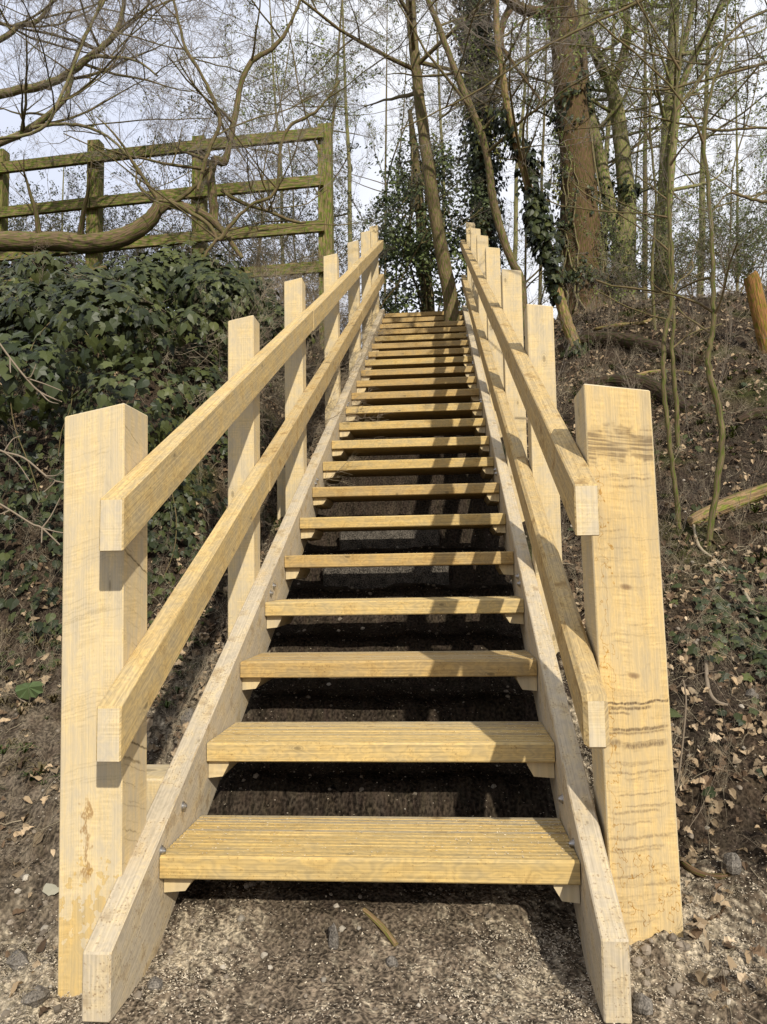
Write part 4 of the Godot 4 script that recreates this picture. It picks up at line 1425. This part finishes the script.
func build_bank_wood():
	# logs, stake and dead branches on the bare bank
	var logs := [
		["log", "short tan log lying on the bare bank beyond the stained newel post", M.bark_tan, [[690, 524, 10], [700, 519, 14], [725, 508, 16], [750, 498, 16], [790, 484, 15]], 4.0, "log"],
		["log", "dark rotting log on the bank just above the stained newel post", M.bark_dark, [[590, 388, 14], [615, 384, 18], [640, 386, 20], [665, 396, 18], [690, 412, 12]], 5.3, "log"],
		["log", "long dark log lying high on the bank below the ridge", M.bark_dark, [[560, 352, 12], [590, 341, 14], [625, 342, 15], [665, 352, 14], [700, 362, 10]], 6.3, "log"],
		["dead_branch", "bleached dead branch lying level near the top of the bank", M.bark_tan, [[596, 329, 3], [618, 326, 5], [642, 323, 4], [655, 318, 2]], 6.9, "branch"],
		["dead_branch", "pale stick lying beside the rotting log on the bank", M.bark_tan, [[628, 380, 5], [645, 374, 5], [665, 371, 4], [690, 373, 3]], 5.2, "branch"],
		["dead_branch", "dark curved branch half buried at the far right of the bank", M.bark_dark, [[738, 422, 8], [755, 415, 12], [775, 414, 12]], 5.0, "branch"]]
	for q in logs:
		var pp := PackedVector3Array()
		var rr := PackedFloat32Array()
		for k in q[3]:           # lying on the ground
			var g := on_ground(k[0], k[1] + k[2] * 0.3)
			var r: float = k[2] * 0.5 / FOC * depth_of(g)
			pp.append(g + Vector3(0, r * 0.75, 0)); rr.append(r)
		var b := pp[0]
		for k in pp.size(): pp[k] -= b
		var o := stem([pp, rr], q[2], q[0], self, 10, 4, 0.12)
		o.position = b
		tag(o, q[1], q[5], "fallen wood on the bank")
	# orange stake
	var sl := rooted(px_line([[776, 395, 17], [768, 350, 17], [759, 310, 16], [752, 280, 15], [750, 275, 13]], 5.4), 1.0)
	var sp: PackedVector3Array = sl[0]
	var sb := sp[0]
	for k in sp.size(): sp[k] -= sb
	var so := stem([sp, sl[1]], M.bark_orange, "stake", self, 10, 3, 0.06)
	so.position = sb
	tag(so, "leaning orange brown stake of barkless wood at the top of the bank", "stake")
	# branches on the lower bank beside the newel post
	var br := [
		["curved brown root looping out of the soil beside the foot of the stained newel", [[678, 862, 7], [690, 872, 7], [705, 879, 6], [722, 880, 6], [735, 877, 4]], 1.95, M.bark],
		["long bare twig trailing down through the ivy patch on the lower bank", [[693, 522, 2], [699, 548, 3], [718, 564, 3], [738, 585, 3], [752, 608, 3], [760, 630, 2]], 3.0, M.twig_pale],
		["straight thin twig standing in the leaves beside the stained newel", [[676, 800, 2], [683, 740, 2], [686, 700, 2], [683, 680, 2]], 2.25, M.twig_brown],
		["bent stick among the pale dead leaves on the lower bank", [[706, 660, 4], [708, 690, 4], [716, 704, 4], [728, 708, 3]], 2.5, M.twig_brown]]
	for q in br:
		var dg := depth_of(on_ground(q[1][0][0], q[1][0][1]))
		var l := px_line(q[1], dg)
		var pp: PackedVector3Array = l[0]
		if not q[0].begins_with("straight"):
			for k in pp.size(): pp[k] = on_ground(q[1][k][0], q[1][k][1]) + Vector3(0, 0.008, 0)
		var b := pp[0]
		for k in pp.size(): pp[k] -= b
		var o := stem([pp, l[1]], q[3], "stick", self, 6, 4, 0.08)
		o.position = b
		tag(o, q[0], "stick", "sticks on the lower bank")
	# low ivy patch on the right bank
	var ip := thing("ivy_patch", "low patch of ivy creeping over dead leaves on the lower bank", "ivy", Vector3(1.15, H(1.15, -0.9, false), -0.9))
	var xf := [[], []]
	var cl := [[], []]
	for i in 420:
		var x := 0.0
		var z := 0.0
		if i < 300:
			x = 1.27 + rng.randfn(0.0, 0.13); z = -0.95 + rng.randfn(0.0, 0.22)
		else:
			x = rf(0.75, 2.6); z = rf(-0.3, -3.6)
		if x < 0.72: continue
		var n := HN(x, z)
		var face := (n + Vector3(rf(-.5, .5), rf(-.1, .5), rf(0, .8))).normalized()
		var v := rng.randi() % 2
		xf[v].append(Transform3D(leaf_basis(face, Vector3(rf(-.8, .8), -.6, rf(-.5, 1)), rf(-1, 1), rf(0.022, 0.048)), Vector3(x, H(x, z) + rf(0.01, 0.05), z) - ip.position))
		cl[v].append(ivy_color() * 1.1)
	for v in 2: scatter(M.ivy_mesh[v], xf[v], cl[v], "foliage", ip)
	# ferny moss tufts and small green shoots on the bank
	var gr := []
	var gc := []
	var blade := MB.new()
	for k in 9:
		var a := TAU * k / 9.0 + rf(-.3, .3)
		var d := Vector3(cos(a), rf(0.7, 1.6), sin(a)).normalized()
		var p1 := d * 0.5
		var p2 := p1 + (d + Vector3(0, -0.9, 0)).normalized() * 0.5
		var w := d.cross(Vector3.UP).normalized() * 0.05
		blade.tri(-w, p1 + w * 0.8, w, Vector3.UP); blade.tri(-w, p1 - w * 0.8, p1 + w * 0.8, Vector3.UP); blade.tri(p1 - w * 0.8, p2, p1 + w * 0.8, Vector3.UP)
	var bm := mesh_of([blade, M.leaf])
	for i in 2600:
		var x := rf(0.85, 5.0)
		var z := rf(-1.2, -7.0)
		if n_big.get_noise_2d(x * 26.0, z * 26.0) < 0.06: continue
		gr.append(Transform3D(Basis(Vector3.UP, rf(0, 6)).scaled(Vector3.ONE * rf(0.025, 0.085)), Vector3(x, H(x, z), z)))
		var g := rf(0.5, 1.3)
		gc.append(Color(0.10 * g, 0.115 * g, 0.028 * g))
	for i in 500:
		var x := rf(-3.0, -0.68)
		var z := rf(-0.5, -1.5)
		gr.append(Transform3D(Basis(Vector3.UP, rf(0, 6)).scaled(Vector3.ONE * rf(0.025, 0.08)), Vector3(x, H(x, z), z)))
		var g := rf(0.6, 1.2)
		gc.append(Color(0.16 * g, 0.125 * g, 0.06 * g) if rng.randf() < 0.55 else Color(0.06 * g, 0.085 * g, 0.022 * g))
	var go := scatter(bm, gr, gc, "grass", self)
	tag(go, "thin tufts of grass and moss dotted over the banks", "grass", "", "stuff")

func build_litter():
	# dead leaves
	var dm := [dead_leaf_mesh(0), dead_leaf_mesh(1), dead_leaf_mesh(2)]
	var xf := [[], [], []]
	var cl := [[], [], []]
	for i in 34000:
		var side := rng.randf() < 0.74
		var x := 0.0
		var z := 0.0
		if side:
			x = 0.66 + pow(rng.randf(), 1.4) * 4.5
			z = 0.25 - pow(rng.randf(), 1.15) * 7.0
		else:
			x = -0.60 - pow(rng.randf(), 1.5) * 2.2
			z = 0.15 - rng.randf() * 5.0
		var d := 1.0
		if z > -0.35: d = 0.22
		elif side and z > -1.5: d = 1.0
		else: d = 0.75 + n_big.get_noise_2d(x * 20.0, z * 20.0)
		if rng.randf() > d: continue
		var v := rng.randi() % 3
		var n := HN(x, z)
		var b := basis_to((n + Vector3(rf(-.5, .5), rf(0, .3), rf(-.5, .5))).normalized(), rf(0, TAU)).scaled(Vector3.ONE * rf(0.014, 0.046))
		xf[v].append(Transform3D(b, Vector3(x, H(x, z) + rf(0.004, 0.02), z)))
		var g := rf(0.4, 1.25)
		var c := Color(0.30, 0.215, 0.125).lerp(Color(0.46, 0.36, 0.24), rng.randf() * rng.randf()) 
		if rng.randf() < (0.35 if z > -1.4 else 0.62): c = Color(0.13, 0.085, 0.05)
		cl[v].append(Color(c.r * g, c.g * g, c.b * g))
	for v in 3:
		var o := scatter(dm[v], xf[v], cl[v], "leaf_litter", self)
		tag(o, ["crisp brown dead oak leaves strewn over the banks", "curled brown dead leaves strewn over the banks", "flat tan dead leaves strewn over the banks"][v], "leaf litter", "dead leaves", "stuff")
	# fallen twigs
	var tw := [[], [], []]
	for i in 9000:
		var side := rng.randf() < 0.7
		var x := 0.68 + pow(rng.randf(), 1.4) * 4.0 if side else -0.62 - pow(rng.randf(), 1.5) * 2.0
		var z := 0.2 - pow(rng.randf(), 1.2) * 6.5 if side else 0.1 - rng.randf() * 4.5
		if z > -0.3 and rng.randf() < 0.7: continue
		var n := HN(x, z)
		var fl := Vector3(rf(-1, 1), 0, rf(-1, 1))
		fl = (fl - n * fl.dot(n)).normalized() + n * rf(-0.05, 0.18)
		tw[rng.randi() % 3].append(Transform3D(basis_to(fl, rf(0, 6)).scaled(Vector3(0.35, 1.0, 0.35) * rf(0.08, 0.42)), Vector3(x, H(x, z) + 0.012, z)))
	for v in 3:
		var o := scatter(M.sprays[v][[2, 2, 1][v]], tw[v], [], "fallen_twigs", self)
		tag(o, ["pale fallen twigs littering the banks", "bleached straw and twigs littering the banks", "brown fallen twigs littering the banks"][v], "twigs", "fallen twigs", "stuff")
	# thin upright shoots over the bank
	var sh := [[], []]
	for i in 210:
		var x := 0.8 + pow(rng.randf(), 1.1) * 4.2
		var z := -0.9 - rng.randf() * 6.0
		sh[i % 2].append(Transform3D(basis_to(Vector3(rf(-.5, .5), 1, rf(-.5, .5)), rf(0, 6)).scaled(Vector3(0.7, 1, 0.7) * rf(0.2, 0.75)), Vector3(x, H(x, z) - 0.02, z)))
	for v in 2:
		var o := scatter(M.sprays[3 + v][1 - v], sh[v], [], "brushwood", self)
		tag(o, ["brown thin shoots standing all over the bare bank", "dark thin shoots standing all over the bare bank"][v], "brushwood", "brushwood on the bank", "stuff")
	# clods and pebbles
	var cm := [stone_mesh(1, Vector3(1, 0.7, 0.85), M.tint), stone_mesh(2, Vector3(0.8, 0.65, 1), M.tint)]
	var cx := [[], []]
	var cc := [[], []]
	for i in 7000:
		var x := rf(-1.3, 1.7)
		var z := 0.35 - pow(rng.randf(), 1.4) * 2.6
		var edge := blob(x, z, 0.58, 0.02, 0.12, 0.15) + blob(x, z, -0.75, 0.0, 0.3, 0.5) * 0.5 + 0.22
		if rng.randf() > edge: continue
		var s := 0.0025 + 0.009 * pow(rng.randf(), 3.0)
		if blob(x, z, 0.58, 0.0, 0.08, 0.12) > 0.4: s = rf(0.004, 0.015)
		var v := rng.randi() % 2
		cx[v].append(Transform3D(Basis.from_euler(Vector3(rf(-.6, .6), rf(0, 6), rf(-.6, .6))).scaled(Vector3.ONE * s), Vector3(x, H(x, z) + s * 0.3, z)))
		var g := rf(0.6, 1.3)
		var c := Color(0.20, 0.165, 0.125) if rng.randf() < 0.85 else Color(0.34, 0.30, 0.24)
		cc[v].append(Color(c.r * g, c.g * g, c.b * g))
	for v in 2:
		var o := scatter(cm[v], cx[v], cc[v], "soil_clods", self)
		tag(o, ["brown crumbs of soil and grit round the foot of the stairs", "small clods of earth and pebbles round the foot of the stairs"][v], "soil", "loose soil", "stuff")
	# sawdust and chips
	var chip := MB.new()
	chip.face([Vector3(-0.5, 0.0, -0.2), Vector3(0.5, 0.08, -0.22), Vector3(0.45, 0.04, 0.2), Vector3(-0.4, 0.1, 0.25)], Vector3.RIGHT)
	chip.face([Vector3(-0.4, 0.1, 0.25), Vector3(0.45, 0.04, 0.2), Vector3(0.5, 0.0, -0.22), Vector3(-0.5, -0.08, -0.2)], Vector3.RIGHT)
	var chm := mesh_of([chip, M.tint])
	var sx := []
	var sc := []
	var tries := 0
	while sx.size() < 38000 and tries < 500000:
		tries += 1
		var x := rf(-1.15, 1.15)
		var z := rf(-1.6, 0.42)
		var d := sawdust_at(x, z) * (0.7 + n_mid.get_noise_2d(x * 25.0, z * 25.0) * 1.1) + 0.015
		if rng.randf() > d: continue
		var s := rf(0.002, 0.0055)
		sx.append(Transform3D(Basis.from_euler(Vector3(rf(-.5, .5), rf(0, 6), rf(-.5, .5))).scaled(Vector3.ONE * s), Vector3(x, H(x, z) + 0.002, z)))
		var g := rf(0.4, 1.05)
		sc.append(Color(0.60 * g, 0.51 * g, 0.38 * g))
	# chips lying on the lower treads
	for i in 1500:
		var k := int(pow(rng.randf(), 2.0) * 6.0)
		var x := rf(-0.44, 0.44)
		if rng.randf() < 0.55: x = (0.44 - pow(rng.randf(), 2.0) * 0.25) * (1.0 if rng.randf() < 0.6 else -1.0)
		var s := rf(0.002, 0.0045)
		sx.append(Transform3D(Basis.from_euler(Vector3(rf(-.3, .3), rf(0, 6), rf(-.3, .3))).scaled(Vector3.ONE * s), Vector3(x, k * RI + 0.0025, -k * GO - rf(0.01, 0.27))))
		var g := rf(0.7, 1.1)
		sc.append(Color(0.68 * g, 0.57 * g, 0.40 * g))
	var o := scatter(chm, sx, sc, "sawdust", self)
	tag(o, "pale sawdust and wood chips scattered round the foot of the stairs", "sawdust", "", "stuff")

func depth_of(p: Vector3) -> float: return -(basis_cam.inverse() * (p - CAM)).z

func on_ground(px: float, py: float) -> Vector3:      # where the line of sight meets the ground
	var d := 1.2
	while d < 12.0:
		var p := at(px, py, d)
		if p.y < H(p.x, p.z): return p
		d += 0.01
	return at(px, py, d)

func build_small_things():
	var st := [
		[334, 946, Vector3(0.012, 0.03, 0.02), "dark upright flat stone in the trodden soil before the lowest tread"],
		[392, 968, Vector3(0.014, 0.012, 0.014), "small round grey pebble near the brown stick before the lowest tread"],
		[154, 990, Vector3(0.022, 0.012, 0.017), "brown flat stone close to the inside of the left stringer foot"],
		[642, 1010, Vector3(0.022, 0.02, 0.02), "angular grey stone beside the foot of the right stringer"],
		[733, 876, Vector3(0.022, 0.03, 0.02), "cream coloured clod beside the looping root by the stained newel"],
		[752, 698, Vector3(0.03, 0.018, 0.02), "rounded brown stone among the pale dead leaves on the lower bank"],
		[18, 965, Vector3(0.035, 0.02, 0.025), "grey brown stone in the sawdust outside the left newel post"],
		[36, 1002, Vector3(0.03, 0.018, 0.022), "tan stone half buried in sawdust at the foot of the left newel post"],
		[190, 728, Vector3(0.03, 0.035, 0.03), "squarish grey stone on the ground seen behind the left middle rail"]]
	var i := 0
	for q in st:
		var p := on_ground(q[0], q[1])
		var o := put(stone_mesh(100 + i, q[2], M.stone), "stone", self)
		o.position = Vector3(p.x, H(p.x, p.z) + q[2].y * 0.55, p.z)
		o.rotation.y = rf(0, 6)
		tag(o, q[3], "stone", "loose stones")
		i += 1
	# stick before the lowest tread
	var a := on_ground(364, 913)
	var b := on_ground(396, 948)
	var mb := MB.new()
	var pts := PackedVector3Array([Vector3(0, 0.006, 0), (b - a) * 0.5 + Vector3(0.004, 0.009, 0), b - a + Vector3(0, 0.006, 0)])
	var s := smooth_line(pts, PackedFloat32Array([0.0065, 0.007, 0.006]), 4)
	mb.tube(s[0], s[1], 7, true, 0.1)
	var o := part(mb, M.bark_tan, "stick", self)
	o.position = a
	tag(o, "straight brown stick on the trodden soil before the lowest tread", "stick")
	# bramble leaf and a bleached leaf by the left newel
	var pos := at(29, 688, 2.55)
	var br := thing("bramble_plant", "bramble shoot with one broad pleated green leaf beside the left newel post", "plant", Vector3(pos.x, H(pos.x, pos.z), pos.z))
	var lf := MB.new()
	var rim := []
	for k in 18:
		var t := TAU * k / 18.0
		var r := 0.034 * (1.0 + 0.09 * (k % 2)) * (1.25 if absf(cos(t)) > 0.5 else 1.0)
		rim.append(Vector3(cos(t) * r, sin(t) * r * 0.8, -absf(sin(t)) * 0.022 + (0.010 if k % 2 == 0 else -0.008)))
	lf.col = Color(0.085, 0.115, 0.05)
	for k in 18:
		var p0: Vector3 = rim[k]
		var p1: Vector3 = rim[(k + 1) % 18]
		var nn := (p1).cross(p0).normalized()
		if nn.z < 0: nn = -nn
		lf.tri(Vector3(0, 0, 0.006), p1, p0, nn)
	var lo := part(lf, M.leaf, "leaf", br)
	lo.position = pos - br.position
	lo.rotation = Vector3(-0.5, 0.2, 0.05)
	var sm := MB.new()
	sm.tube(PackedVector3Array([Vector3(0.03, -0.02, -0.05), Vector3(-0.03, 0.04, 0.0), pos - br.position + Vector3(-0.06, -0.02, -0.01), pos - br.position]), PackedFloat32Array([0.003, 0.0028, 0.0022, 0.002]), 5)
	part(sm, M.twig_brown, "stem", br)
	var wl := on_ground(53, 898)
	var w := MB.new()
	w.col = Color(0.30, 0.28, 0.21)
	var wr := []
	for k in 14:
		var t0 := TAU * k / 14.0
		var q := 0.019 * (1.0 + 0.28 * sin(t0 * 2.0 + 0.5) + 0.16 * (k % 2))
		wr.append(Vector3(cos(t0) * q, 0.007 * sin(t0 * 2.0), sin(t0) * q * 0.8))
	for k in 14: w.tri(Vector3(0, 0.004, 0), wr[k], wr[(k + 1) % 14], (Vector3.UP + wr[k] * 8.0).normalized())
	var wo := part(w, M.leaf, "bleached_leaf", self)
	wo.position = wl + Vector3(0, 0.02, 0)
	wo.rotation = Vector3(0.6, 0.4, 0.1)
	tag(wo, "single bleached pale leaf against the outer side of the left newel post", "leaf")
